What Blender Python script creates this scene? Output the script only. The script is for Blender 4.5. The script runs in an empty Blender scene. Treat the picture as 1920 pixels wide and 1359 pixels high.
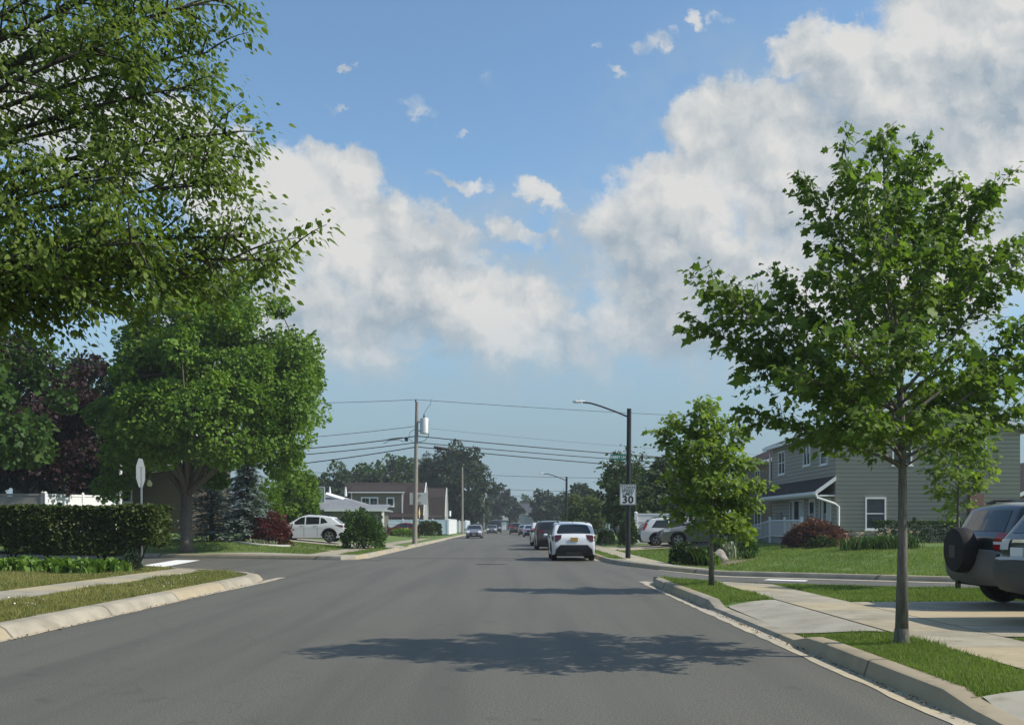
import bpy, bmesh, math, random
import numpy as np
from mathutils import Vector, Matrix
from mathutils.geometry import delaunay_2d_cdt
R = math.radians
random.seed(7); rng = np.random.default_rng(7)
SC = bpy.context.scene; COL = SC.collection

# ------------------------------------------------------------------ camera, sky, sun, exposure
F, HY, EYE = 1750.0, 983.5, 1.48          # focal length and horizon row in photo pixels, eye height
cam = bpy.data.objects.new('camera', bpy.data.cameras.new('camera')); COL.objects.link(cam)
cam.data.sensor_width = 36; cam.data.lens = 36*F/1920
cam.data.shift_y = (HY-679.5)/1920
cam.location = (0, 0, EYE); cam.rotation_euler = (R(90), 0, 0)
cam.data.clip_start = .05; cam.data.clip_end = 6000
SC.camera = cam
SUN_EL, SUN_AZ = R(43), R(100)             # azimuth clockwise from the view direction
sl = bpy.data.lights.new('sun', 'SUN'); sl.energy = 4.8; sl.angle = R(.53); sl.color = (1, .93, .82)
sun = bpy.data.objects.new('sun', sl); COL.objects.link(sun)
sd = Vector((math.sin(SUN_AZ)*math.cos(SUN_EL), math.cos(SUN_AZ)*math.cos(SUN_EL), math.sin(SUN_EL)))
sun.rotation_euler = sd.to_track_quat('Z', 'Y').to_euler(); sun.location = sd*200
SC.view_settings.view_transform = 'Standard'; SC.view_settings.look = 'None'
SC.view_settings.exposure = 0.1; SC.view_settings.gamma = 1
SC.cycles.max_bounces = 6; SC.cycles.transparent_max_bounces = 8
SC.cycles.diffuse_bounces = 3; SC.cycles.glossy_bounces = 3; SC.cycles.transmission_bounces = 4

class NT:                                  # small node-tree writer
    def __init__(s, tree): s.t = tree; s.t.nodes.clear()
    def n(s, typ, inp=None, **props):
        nd = s.t.nodes.new(typ)
        for k, v in props.items(): setattr(nd, k, v)
        for k, v in (inp or {}).items():
            sock = nd.inputs[k]
            if isinstance(v, bpy.types.NodeSocket): s.t.links.new(v, sock)
            else: sock.default_value = v
        return nd
    def m(s, op, a, b=0.0, c=None, clamp=False):
        d = {0: a, 1: b}
        if c is not None: d[2] = c
        return s.n('ShaderNodeMath', d, operation=op, use_clamp=clamp).outputs[0]
    def mr(s, v, a, b, c=0.0, d=1.0, smooth=True):
        return s.n('ShaderNodeMapRange', {'Value': v, 'From Min': a, 'From Max': b, 'To Min': c, 'To Max': d},
                   interpolation_type='SMOOTHSTEP' if smooth else 'LINEAR').outputs[0]
    def mix(s, f, a, b, bt='MIX'):
        nd = s.t.nodes.new('ShaderNodeMix'); nd.data_type = 'RGBA'; nd.blend_type = bt
        for i, v in ((0, f), (6, a), (7, b)):
            if isinstance(v, bpy.types.NodeSocket): s.t.links.new(v, nd.inputs[i])
            else: nd.inputs[i].default_value = v if i == 0 else (*v, 1)[:4]
        return nd.outputs[2]
    def noise(s, vec, scale, detail=4, rough=.55, dist=0.0, dim='3D'):
        return s.n('ShaderNodeTexNoise', {'Vector': vec, 'Scale': scale, 'Detail': detail, 'Roughness': rough, 'Distortion': dist}, noise_dimensions=dim).outputs[0]

W = bpy.data.worlds.new('World'); SC.world = W; W.use_nodes = True
q = NT(W.node_tree)
geo = q.n('ShaderNodeTexCoord').outputs['Generated']
sep = q.n('ShaderNodeSeparateXYZ', {0: geo})
dy = q.m('MAXIMUM', q.m('ABSOLUTE', sep.outputs[1]), .12)
U = q.m('DIVIDE', sep.outputs[0], dy); V = q.m('DIVIDE', sep.outputs[2], dy)
uv = q.n('ShaderNodeCombineXYZ', {0: U, 1: V, 2: q.m('SIGN', sep.outputs[1])}).outputs[0]
sky = q.n('ShaderNodeTexSky', sky_type='NISHITA', sun_disc=False, sun_elevation=SUN_EL, sun_rotation=SUN_AZ,
          altitude=0, air_density=1.0, dust_density=.7, ozone_density=1.4).outputs[0]
wr = q.n('ShaderNodeTexNoise', {'Vector': uv, 'Scale': 10.0, 'Detail': 6.0, 'Roughness': .66}, noise_dimensions='2D')
warp = q.n('ShaderNodeVectorMath', {0: q.n('ShaderNodeVectorMath', {0: wr.outputs[1], 1: (.5, .5, .5)}, operation='SUBTRACT').outputs[0], 'Scale': .085}, operation='SCALE').outputs[0]
flat = q.n('ShaderNodeVectorMath', {0: q.n('ShaderNodeVectorMath', {0: uv, 1: warp}, operation='ADD').outputs[0], 1: (1, 1, 0)}, operation='MULTIPLY').outputs[0]
def field(blobs, vec):
    acc = None
    for (x, y, rx, ry, ang, amp) in blobs:
        mp = q.n('ShaderNodeMapping', {0: vec, 'Location': ((x-960)/F, (HY-y)/F, 0), 'Rotation': (0, 0, R(ang)), 'Scale': (rx/F, ry/F, 1)}, vector_type='TEXTURE').outputs[0]
        v = q.mr(q.n('ShaderNodeVectorMath', {0: mp}, operation='LENGTH').outputs[1], 0.25, 1.25, amp, 0.0)
        acc = v if acc is None else q.m('MAXIMUM', acc, v)
    return acc
CLOUD = [  # cloud banks by direction: column, row, radii, tilt, amount
 (540,400,260,150,-15,1.0),(640,300,110,60,-10,.85),(700,480,250,150,-24,1.0),(860,560,260,130,-18,1.0),(990,625,180,80,-14,.9),(560,610,330,130,0,.85),
 (855,340,80,20,-14,.44),(1000,360,76,30,-28,.52),(985,425,90,34,-14,.60),(870,450,100,50,-34,.60),
 (1250,420,200,120,4,1.0),(1400,230,190,110,6,1.0),(1270,330,150,80,10,.9),(1330,560,300,160,0,.95),(1560,330,280,190,0,1.0),(1700,130,230,130,12,1.0),
 (1840,40,260,130,0,1.0),(1880,320,260,300,0,1.0),(1620,560,360,190,0,.95),(1190,560,150,90,0,.75),
 (1500,80,90,60,30,.82),(1590,90,110,70,0,.85),(1225,85,44,38,40,.40),(1150,142,38,20,0,.40),(1300,42,32,15,-20,.37),(1355,48,32,15,10,.35),(1130,92,20,15,0,.38),(765,185,64,28,-18,.36),(925,165,54,36,15,.34),(880,240,30,13,0,.38),(655,142,20,9,0,.44),(620,200,30,10,0,.36),
 (250,260,260,120,0,.9),(60,180,200,140,0,.8),(820,662,170,24,0,.62),(1130,680,56,70,20,.60),(700,700,120,50,0,.5)]
D = field(CLOUD, flat)
elsewhere = q.mr(q.noise(uv, 2.2, 2, dim='2D'), .56, .80, 0, .8)        # the rest of the sky, outside the banks above
outside = q.m('MAXIMUM', q.mr(q.m('ABSOLUTE', U), .58, .75), q.m('MAXIMUM', q.mr(V, .6, .8), q.mr(sep.outputs[1], .1, -.1)))
D = q.m('MAXIMUM', D, q.m('MULTIPLY', elsewhere, outside))
def sh(dx, dy_): return q.n('ShaderNodeVectorMath', {0: uv, 1: (dx, dy_, 0)}, operation='ADD').outputs[0]
def puff(vec):                                                # billows: inverted cell distance at three sizes over a soft noise
    v1 = q.n('ShaderNodeTexVoronoi', {'Vector': vec, 'Scale': 15.0, 'Smoothness': .6}, feature='SMOOTH_F1', voronoi_dimensions='2D').outputs[0]
    v2 = q.n('ShaderNodeTexVoronoi', {'Vector': vec, 'Scale': 36.0, 'Smoothness': .5}, feature='SMOOTH_F1', voronoi_dimensions='2D').outputs[0]
    n = q.noise(vec, 16, 8, .62, dim='2D')
    return q.m('SUBTRACT', q.m('ADD', n, q.m('ADD', q.m('MULTIPLY', q.m('SUBTRACT', .5, v1), .42), q.m('MULTIPLY', q.m('SUBTRACT', .5, v2), .20))), .03)
w2 = q.n('ShaderNodeTexNoise', {'Vector': uv, 'Scale': 24.0, 'Detail': 6.0, 'Roughness': .7}, noise_dimensions='2D')
fine = q.n('ShaderNodeVectorMath', {0: q.n('ShaderNodeVectorMath', {0: w2.outputs[1], 1: (.5, .5, .5)}, operation='SUBTRACT').outputs[0], 'Scale': .035}, operation='SCALE').outputs[0]
def shw(dx, dy_): return q.n('ShaderNodeVectorMath', {0: sh(dx, dy_), 1: fine}, operation='ADD').outputs[0]
fb = puff(shw(0, 0)); fb2 = puff(shw(.010, .016))
dens = q.m('ADD', D, q.m('MULTIPLY', q.m('SUBTRACT', fb, .5), .62))
low = q.mr(V, .10, .34)
mask = q.m('ADD', q.m('MULTIPLY', q.mr(dens, .23, .52), low), q.m('MULTIPLY', q.mr(dens, .15, .95), q.m('SUBTRACT', 1.0, low)))
mask = q.m('MULTIPLY', mask, q.m('ADD', .62, q.m('MULTIPLY', q.mr(dens, .30, .75), .36)))
mask = q.m('MULTIPLY', mask, q.mr(V, .07, .25, .0, 1.0))
relief = q.m('MULTIPLY', q.m('SUBTRACT', fb, fb2), 1.35)
big = q.noise(uv, 6, 4, .55, dim='2D'); big2 = q.noise(sh(.035, .055), 6, 4, .55, dim='2D')
relief = q.m('ADD', relief, q.m('MULTIPLY', q.m('SUBTRACT', big, big2), 1.6))
GREY = [(1390,310,150,60,-10,.8),(1250,500,330,90,-12,.65),(1570,430,230,130,0,1.0),(1480,340,160,60,-10,.75),(1850,160,170,70,-20,.8),(1760,270,220,90,0,.6),
        (640,600,300,60,-8,.7),(820,710,700,70,0,1.0),(540,560,180,50,0,.5),(1300,690,460,90,0,.9),(760,500,170,40,-24,.3),(1900,480,140,160,0,.6)]
grey = field(GREY, flat)
lum = q.m('SUBTRACT', q.m('ADD', .77, relief), q.m('MULTIPLY', grey, .56), clamp=True)
ccol = q.mix(lum, (2.95, 3.6, 4.2), (6.3, 6.3, 6.15))
hz = q.mr(V, .04, .36, 1.0, 0.0)
skyc = q.mix(1.0, sky, (1.34, 1.55, 1.56), 'MULTIPLY')
skyc = q.mix(q.m('MULTIPLY', hz, .94), skyc, (2.40, 3.36, 4.02))
veil = field([(880,600,760,200,-6,.85),(1350,600,640,230,0,.9),(1500,330,420,300,0,.7),(560,480,330,210,0,.75),(1180,470,220,120,0,.6),(1040,480,240,150,-10,.95),(960,720,1000,110,0,.55)], flat)
veil = q.m('MULTIPLY', q.m('MULTIPLY', veil, q.mr(fb, .15, .8)), q.mr(V, .06, .22))
skyc = q.mix(q.m('MULTIPLY', veil, .95), skyc, (3.65, 4.3, 4.75))
out = q.mix(mask, skyc, ccol)
bg = q.n('ShaderNodeBackground', {'Color': out, 'Strength': .108})
q.n('ShaderNodeOutputWorld', {0: bg.outputs[0]})
W.cycles.sampling_method = 'MANUAL'; W.cycles.sample_map_resolution = 512

# ------------------------------------------------------------------ materials
def new_mat(name):
    m = bpy.data.materials.new(name); m.use_nodes = True
    t = NT(m.node_tree); return m, t
def finish(t, col, rough=.6, metal=0.0, bump=None, bstr=.3, bdist=.02, spec=.5, coat=0.0, extra=None):
    d = {'Base Color': col if isinstance(col, bpy.types.NodeSocket) else (*col, 1), 'Roughness': rough, 'Metallic': metal, 'Specular IOR Level': spec, 'Coat Weight': coat}
    if coat: d['Coat Roughness'] = .04
    if bump is not None: d['Normal'] = t.n('ShaderNodeBump', {'Height': bump, 'Strength': bstr, 'Distance': bdist}).outputs[0]
    for k, v in (extra or {}).items(): d[k] = v
    b = t.n('ShaderNodeBsdfPrincipled', d); t.n('ShaderNodeOutputMaterial', {0: b.outputs[0]}); return b
MC = {}
def plain(name, col, rough=.55, metal=0.0, var=.12, scale=3.0, spec=.4, coat=0.0):
    if name in MC: return MC[name]
    m, t = new_mat(name); oc = t.n('ShaderNodeTexCoord').outputs['Object']
    nz = t.noise(oc, scale, 5)
    c = t.mix(nz, tuple(v*(1-var) for v in col), tuple(min(1, v*(1+var)) for v in col))
    finish(t, c, rough, metal, spec=spec, coat=coat); MC[name] = m; return m
def paint(name, col, metal=0.0, rough=.28):
    if name in MC: return MC[name]
    m, t = new_mat(name); oc = t.n('ShaderNodeTexCoord').outputs['Object']
    dirt = t.mr(t.n('ShaderNodeSeparateXYZ', {0: oc}).outputs[2], .25, .75, .35, .06)
    nz = t.noise(oc, 5, 5)
    c = t.mix(t.m('MULTIPLY', dirt, nz), col, tuple(v*.45+.018 for v in col))
    finish(t, c, rough, metal, coat=.6, spec=.5); MC[name] = m; return m
def glass(name='car_glass', col=(.012, .016, .018)):
    if name in MC: return MC[name]
    m, t = new_mat(name); finish(t, col, .04, 0, spec=.6); MC[name] = m; return m
def leaf_mat(name, c1, c2, trans=.35, rough=.45):
    if name in MC: return MC[name]
    m, t = new_mat(name)
    a = t.n('ShaderNodeAttribute', attribute_name='tint').outputs['Fac']
    oc = t.n('ShaderNodeTexCoord').outputs['Object']
    f = t.m('ADD', t.m('MULTIPLY', a, .75), t.m('MULTIPLY', t.noise(oc, .9, 3), .35))
    c = t.mix(f, c1, c2)
    b = t.n('ShaderNodeBsdfPrincipled', {'Base Color': c, 'Roughness': rough+.1, 'Specular IOR Level': .18})
    tl = t.n('ShaderNodeBsdfTranslucent', {'Color': t.mix(1.0, c, (1.25, 1.35, .55), 'MULTIPLY')})
    ms = t.n('ShaderNodeMixShader', {0: trans, 1: b.outputs[0], 2: tl.outputs[0]})
    t.n('ShaderNodeOutputMaterial', {0: ms.outputs[0]}); MC[name] = m; return m
def asphalt():
    m, t = new_mat('asphalt'); oc = t.n('ShaderNodeTexCoord').outputs['Object']
    fine = t.noise(oc, 62, 4, .85); mid = t.noise(oc, 30, 4, .6)
    large = t.noise(oc, .35, 4, .55)
    st = t.n('ShaderNodeMapping', {0: oc, 'Scale': (1.3, .06, 1)}).outputs[0]
    track = t.noise(st, 1.0, 3)
    c = t.mix(t.mr(fine, .40, .61), (.017, .016, .0128), (.188, .179, .142))
    c = t.mix(t.m('MULTIPLY', t.mr(mid, .4, .62), .25), c, (.066, .063, .052))
    c = t.mix(t.m('MULTIPLY', t.mr(large, .35, .65), .38), c, (.108, .103, .083))
    c = t.mix(t.m('MULTIPLY', t.mr(track, .42, .68), .5), c, (.057, .055, .046))
    stain = t.mr(t.noise(oc, 2.2, 3), .64, .72)
    c = t.mix(t.m('MULTIPLY', stain, .35), c, (.03, .03, .03))
    crack = t.mr(t.n('ShaderNodeTexVoronoi', {'Vector': t.n('ShaderNodeVectorMath', {0: oc, 1: t.n('ShaderNodeTexNoise', {'Vector': oc, 'Scale': 1.4, 'Detail': 5.0}).outputs[1]}, operation='ADD').outputs[0], 'Scale': .16}, feature='DISTANCE_TO_EDGE').outputs[0], .0, .003, .28, 0)
    c = t.mix(crack, c, (.018, .018, .018))
    finish(t, c, .75, bump=fine, bstr=.35, bdist=.004, spec=.55); return m
def concrete(name='concrete', c1=(.27, .245, .185), c2=(.38, .345, .262), tan=(.42, .34, .20), slab=1.45):
    m, t = new_mat(name); oc = t.n('ShaderNodeTexCoord').outputs['Object']
    s = t.n('ShaderNodeSeparateXYZ', {0: oc})
    c = t.mix(t.mr(t.noise(oc, 2.0, 6), .3, .7), c1, c2)
    c = t.mix(t.m('MULTIPLY', t.mr(t.noise(oc, 120, 2), .4, .75), .25), c, (.2, .19, .17))
    if slab:
        yy = t.m('DIVIDE', s.outputs[1], slab); cell = t.m('FLOOR', yy)
        wn = t.n('ShaderNodeTexWhiteNoise', {'W': cell}, noise_dimensions='1D').outputs[0]
        c = t.mix(t.m('MULTIPLY', t.mr(wn, .55, .75), .6), c, tan)
        ed = t.m('ABSOLUTE', t.m('SUBTRACT', t.m('FRACT', yy), .5))
        c = t.mix(t.mr(ed, .488, .495, 0, .75), c, (.09, .08, .065))
    else: c = t.mix(t.m('MULTIPLY', t.mr(t.noise(oc, .4, 3), .4, .65), .5), c, tan)
    c = t.mix(t.mr(t.noise(oc, 5, 4), .58, .76, 0, .45), c, (.15, .13, .10))
    c = t.mix(t.mr(t.noise(oc, 1.1, 5), .55, .70, 0, .35), c, (.20, .175, .13))
    finish(t, c, .85, bump=t.noise(oc, 90, 3), bstr=.25, bdist=.004, spec=.2); return m
def lawn_mat(name, a, b, dry):
    m, t = new_mat(name); oc = t.n('ShaderNodeTexCoord').outputs['Object']
    c = t.mix(t.mr(t.noise(oc, 38, 4, .7), .3, .7), a, b)
    c = t.mix(t.m('MULTIPLY', t.mr(t.noise(oc, .9, 4), .45, .7), .6), c, dry)
    c = t.mix(t.mr(t.noise(oc, 6, 3), .6, .72, 0, .4), c, (a[0]*.6, a[1]*.65, a[2]*.5))
    finish(t, c, .9, bump=t.noise(oc, 60, 3, .8), bstr=.8, bdist=.03, spec=.1); return m
def siding(name, col, pitch=.14, var=.1):
    if name in MC: return MC[name]
    m, t = new_mat(name); oc = t.n('ShaderNodeTexCoord').outputs['Object']
    z = t.n('ShaderNodeSeparateXYZ', {0: oc}).outputs[2]
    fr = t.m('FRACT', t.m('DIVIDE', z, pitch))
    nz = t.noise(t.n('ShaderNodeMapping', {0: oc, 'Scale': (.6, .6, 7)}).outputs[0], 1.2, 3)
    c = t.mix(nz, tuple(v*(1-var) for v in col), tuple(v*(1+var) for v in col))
    c = t.mix(t.mr(fr, .70, .95, 0, .72), c, tuple(v*.22 for v in col))  # shade beneath each lap, painted into the colour as a dark band
    finish(t, c, .55, bump=fr, bstr=1.0, bdist=.05, spec=.35); MC[name] = m; return m
def shingle(name, col):
    if name in MC: return MC[name]
    m, t = new_mat(name); oc = t.n('ShaderNodeTexCoord').outputs['Object']
    br = t.n('ShaderNodeTexBrick', {'Vector': oc, 'Color1': (*[v*.75 for v in col], 1), 'Color2': (*[v*1.25 for v in col], 1), 'Mortar': (*[v*.5 for v in col], 1), 'Scale': 3.0, 'Mortar Size': .012, 'Brick Width': .9, 'Row Height': .45})
    c = t.mix(t.noise(oc, .8, 4), br.outputs[0], col)
    finish(t, c, .9, bump=t.noise(oc, 25, 3), bstr=.3, spec=.15); MC[name] = m; return m
def bark(name, c1, c2):
    if name in MC: return MC[name]
    m, t = new_mat(name); oc = t.n('ShaderNodeTexCoord').outputs['Object']
    st = t.n('ShaderNodeMapping', {0: oc, 'Scale': (9, 9, 1.6)}).outputs[0]
    nz = t.noise(st, 3, 6, .65, .6)
    c = t.mix(t.mr(nz, .3, .7), c1, c2)
    finish(t, c, .9, bump=nz, bstr=.8, bdist=.02, spec=.1); MC[name] = m; return m
def brickm(name='brick', col=(.2, .085, .06)):
    if name in MC: return MC[name]
    m, t = new_mat(name); oc = t.n('ShaderNodeTexCoord').outputs['Object']
    v = t.n('ShaderNodeMapping', {0: oc, 'Rotation': (R(90), 0, 0)}).outputs[0]
    br = t.n('ShaderNodeTexBrick', {'Vector': v, 'Color1': (*col, 1), 'Color2': (col[0]*.6, col[1]*.6, col[2]*.6, 1), 'Mortar': (.25, .22, .19, 1), 'Scale': 4.5, 'Mortar Size': .02})
    finish(t, br.outputs[0], .9); MC[name] = m; return m

# ------------------------------------------------------------------ mesh helpers
def link(name, me, mat=None, parent=None, smooth=None):
    o = bpy.data.objects.new(name, me); COL.objects.link(o)
    if mat is not None:
        for x in (mat if isinstance(mat, (list, tuple)) else [mat]): me.materials.append(x)
    if parent is not None: o.parent = parent
    if smooth is not None:
        me.polygons.foreach_set('use_smooth', [True]*len(me.polygons))
        if smooth < 180: me.set_sharp_from_angle(angle=R(smooth))
    return o
class MB:
    def __init__(s): s.v = []; s.f = []
    def add(s, vs, fs):
        b = len(s.v); s.v += [tuple(p) for p in vs]; s.f += [tuple(i+b for i in f) for f in fs]; return s
    def box(s, x0, x1, y0, y1, z0, z1):
        return s.add([(x, y, z) for z in (z0, z1) for y in (y0, y1) for x in (x0, x1)],
                     [(0,2,3,1),(4,5,7,6),(0,1,5,4),(2,6,7,3),(0,4,6,2),(1,3,7,5)])
    def obox(s, c, u, v, w, hu, hv, hw):   # box with its own axes
        c, u, v, w = Vector(c), Vector(u)*hu, Vector(v)*hv, Vector(w)*hw
        return s.add([c+u*a+v*b+w*d for d in (-1, 1) for b in (-1, 1) for a in (-1, 1)],
                     [(0,2,3,1),(4,5,7,6),(0,1,5,4),(2,6,7,3),(0,4,6,2),(1,3,7,5)])
    def tube(s, pts, rad, n=8, cap=True):
        pts = [Vector(p) for p in pts]
        rad = rad if isinstance(rad, (list, tuple)) else [rad]*len(pts)
        vs, fs = [], []; prev = None
        for i, p in enumerate(pts):
            d = (pts[min(i+1, len(pts)-1)]-pts[max(i-1, 0)])
            d = d.normalized() if d.length > 1e-9 else Vector((0, 0, 1))
            a = d.cross(Vector((0, 0, 1))) if prev is None else prev-d*prev.dot(d)
            if a.length < 1e-4: a = d.cross(Vector((0, 1, 0)))
            a.normalize(); prev = a; b = d.cross(a)
            for k in range(n):
                t = 2*math.pi*k/n; vs.append(p+a*(math.cos(t)*rad[i])+b*(math.sin(t)*rad[i]))
        for i in range(len(pts)-1):
            for k in range(n):
                k2 = (k+1) % n; fs.append((i*n+k, i*n+k2, (i+1)*n+k2, (i+1)*n+k))
        if cap: fs += [tuple(range(n-1, -1, -1)), tuple(range((len(pts)-1)*n, len(pts)*n))]
        return s.add(vs, fs)
    def lathe(s, prof, c, axis='y', n=24):   # prof: (radius, along)
        vs, fs = [], []
        for r, h in prof:
            for k in range(n):
                t = 2*math.pi*k/n; a, b = r*math.cos(t), r*math.sin(t)
                vs.append({'y': (c[0]+a, c[1]+h, c[2]+b), 'z': (c[0]+a, c[1]+b, c[2]+h), 'x': (c[0]+h, c[1]+a, c[2]+b)}[axis])
        for i in range(len(prof)-1):
            for k in range(n):
                k2 = (k+1) % n; fs.append((i*n+k, i*n+k2, (i+1)*n+k2, (i+1)*n+k))
        fs += [tuple(range(n-1, -1, -1)), tuple(range((len(prof)-1)*n, len(prof)*n))]
        return s.add(vs, fs)
    def prism(s, poly, ax, h0, h1):          # polygon swept along an axis
        n = len(poly)
        mk = {'x': lambda p, h: (h, p[0], p[1]), 'y': lambda p, h: (p[0], h, p[1]), 'z': lambda p, h: (p[0], p[1], h)}[ax]
        vs = [mk(p, h0) for p in poly]+[mk(p, h1) for p in poly]
        return s.add(vs, [tuple(range(n-1, -1, -1)), tuple(range(n, 2*n))]+[(i, (i+1) % n, n+(i+1) % n, n+i) for i in range(n)])
    def mesh(s, name):
        me = bpy.data.meshes.new(name); me.from_pydata(s.v, [], s.f); me.update()
        bm = bmesh.new(); bm.from_mesh(me); bmesh.ops.recalc_face_normals(bm, faces=bm.faces); bm.to_mesh(me); bm.free(); return me
    def build(s, name, mat, parent=None, smooth=None, bevel=0):
        me = s.mesh(name)
        if bevel:
            bm = bmesh.new(); bm.from_mesh(me)
            bmesh.ops.bevel(bm, geom=[e for e in bm.edges if len(e.link_faces) == 2 and e.calc_face_angle() > .6], offset=bevel, segments=2, affect='EDGES', profile=.7)
            bm.to_mesh(me); bm.free()
        return link(name, me, mat, parent, smooth)
def tag(o, label=None, cat=None, group=None, kind=None):
    if label: o['label'] = label
    if cat: o['category'] = cat
    if group: o['group'] = group
    if kind: o['kind'] = kind
    return o
def empty(name, loc, label, cat, rz=0, group=None):
    o = bpy.data.objects.new(name, None); COL.objects.link(o); o.location = loc; o.rotation_euler = (0, 0, rz)
    o.empty_display_size = .2
    return tag(o, label, cat, group)
def copy_tree(o, parent=None):
    c = o.copy(); COL.objects.link(c); c.parent = parent
    for ch in list(o.children): copy_tree(ch, c)
    return c
def P(x, y, Z): return Vector(((x-960)*Z/F, Z, EYE+(HY-y)*Z/F))
def inpoly(p, poly):
    x, y = p; c = False; j = len(poly)-1
    for i in range(len(poly)):
        xi, yi = poly[i]; xj, yj = poly[j]
        if (yi > y) != (yj > y) and x < (xj-xi)*(y-yi)/(yj-yi)+xi: c = not c
        j = i
    return c
def inpoly_np(X, Y, poly):
    c = np.zeros(len(X), bool); j = len(poly)-1
    for i in range(len(poly)):
        xi, yi = poly[i]; xj, yj = poly[j]
        if yi != yj:
            t = ((yi > Y) != (yj > Y)) & (X < (xj-xi)*(Y-yi)/(yj-yi)+xi); c ^= t
        j = i
    return c
def cdt(poly, pts):
    vs = [Vector(p) for p in poly]+[Vector(p) for p in pts]; n = len(poly)
    r = delaunay_2d_cdt(vs, [(i, (i+1) % n) for i in range(n)], [list(range(n))], 1, 1e-5)
    return [(v.x, v.y) for v in r[0]], [tuple(f) for f in r[2]]
def dense(poly, step, closed=True):
    out = []; n = len(poly)
    for i in range(n if closed else n-1):
        a, b = Vector(poly[i]), Vector(poly[(i+1) % n]); k = max(1, int((b-a).length/step))
        out += [tuple(a.lerp(b, t/k)) for t in range(k)]
    if not closed: out.append(tuple(poly[-1]))
    return out
def inset_poly(poly, d):
    n = len(poly); A = sum(poly[i][0]*poly[(i+1) % n][1]-poly[(i+1) % n][0]*poly[i][1] for i in range(n)); s = 1 if A > 0 else -1; out = []
    for i in range(n):
        a, b, c = Vector(poly[i-1]), Vector(poly[i]), Vector(poly[(i+1) % n])
        n1 = Vector((-(b-a).normalized().y, (b-a).normalized().x))*s; n2 = Vector((-(c-b).normalized().y, (c-b).normalized().x))*s
        m = (n1+n2).normalized(); out.append(tuple(b+m*d/max(.35, m.dot(n1))))
    return out
def sheet(name, poly, zf, step, mat, off=0.0, kind='structure', jitter=0.0, parent=None, inset=0.0):
    if inset: poly = inset_poly(poly, inset)
    pl = dense(poly, step)
    if jitter: pl = [(x+random.uniform(-jitter, jitter), y+random.uniform(-jitter, jitter)) for x, y in pl]
    xs, ys = [p[0] for p in pl], [p[1] for p in pl]
    gx, gy = np.meshgrid(np.arange(min(xs)+step/2, max(xs), step), np.arange(min(ys)+step/2, max(ys), step))
    gx, gy = gx.ravel(), gy.ravel(); k = inpoly_np(gx, gy, pl)
    vs, fs = cdt(pl, list(zip(gx[k], gy[k])))
    me = bpy.data.meshes.new(name); me.from_pydata([(x, y, zf(x, y)+off) for x, y in vs], [], fs); me.update()
    if me.polygons and sum(p.normal.z for p in me.polygons) < 0: me.flip_normals()
    o = link(name, me, mat, parent, 180)
    if kind: o['kind'] = kind
    return o
def sst(a, b, x):
    t = max(0.0, min(1.0, (x-a)/(b-a))); return t*t*(3-2*t)
# ------------------------------------------------------------------ the ground: road, kerbs, lawns, pavements
def z_road(x, y): return -.15*sst(3.7, 7, x) if 10 < y < 60 else 0.0
NL = [(-6.56,-25),(-6.56,24.2),(-6.75,25.2),(-7.3,26.2),(-8.3,27.2),(-9.5,28.3),(-12.5,30.6),(-20,34.6),(-95,72),(-95,-25)]
NR = [(3.48,-25),(3.48,21.6),(3.52,23.0),(3.7,23.8),(4.2,23.2),(5.0,22.0),(6.0,21.2),(9.15,19.4),(25,10.7),(80,-20),(80,-25)]
FR = [(3.7,292),(3.7,37.6),(3.78,35.8),(4.1,33.8),(5.0,31.6),(6.6,29.8),(12.4,26.5),(45,8.2),(95,-18),(95,292)]
FL = [(-6.56,292),(-6.56,40.6),(-6.68,39.6),(-7.2,39.25),(-8.2,39.6),(-11.2,40.8),(-14.3,42.0),(-17.4,43.2),(-95,80),(-95,292)]
DRIVES = {'NR': [(11.3,16.3),(3.0,7.1)], 'FR': [(52.5,58.5)], 'FL': [(54.5,60.5)], 'NL': []}
def seg_d(p, a, b):
    ax, ay = a; bx, by = b; dx, dy_ = bx-ax, by-ay
    t = max(0, min(1, ((p[0]-ax)*dx+(p[1]-ay)*dy_)/(dx*dx+dy_*dy_+1e-9)))
    return math.hypot(p[0]-ax-t*dx, p[1]-ay-t*dy_)
def dist_line(p, pts): return min(seg_d(p, pts[i], pts[i+1]) for i in range(len(pts)-1))
def dip(name, d, y):
    k = 0.0
    for a, b in DRIVES[name]: k = max(k, sst(a-.35, a+.25, y)*sst(b+.35, b-.25, y))
    return -.105*k*(1-sst(.1, 1.15, d))
def zNL(x, y): return .14+.012*max(0, min(30, -10.2-x))
def zNR(x, y): return .14+dip('NR', x-3.5, y)+.006*max(0, min(20, x-5.8))
XFR = FR[2:9]
def zFR(x, y):
    b = .14-.15*sst(3.7, 7, x)*sst(75, 45, y)
    d = min(max(0, x-6.2), max(0, dist_line((x, y), XFR)-2.2) if y < 75 else 99)
    return b+min(.66, .062*d)+dip('FR', x-3.7, y)
XFL = FL[2:9]
def zFL(x, y):
    d = dist_line((x, y), XFL) if y < 90 else 99
    return .14+.095*max(0, min(4.6, -9.1-x))*sst(.2, 4, d)+.42*sst(-17, -21.5, x)*sst(.3, 4.0, d)+dip('FL', -6.56-x, y)
M_ASPH = asphalt(); M_CONC = concrete(); M_KERB = concrete('kerb_concrete', (.25,.225,.175), (.36,.325,.255), (.36,.29,.18), 3.05)
M_GUT = concrete('gutter_concrete', (.36,.33,.27), (.46,.41,.32), (.50,.40,.24), 0)
M_LAWN = lawn_mat('lawn_green', (.080,.135,.038), (.145,.215,.068), (.20,.20,.09))
M_LAWNL = lawn_mat('lawn_dry', (.105,.13,.04), (.185,.19,.07), (.30,.235,.115))

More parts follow.
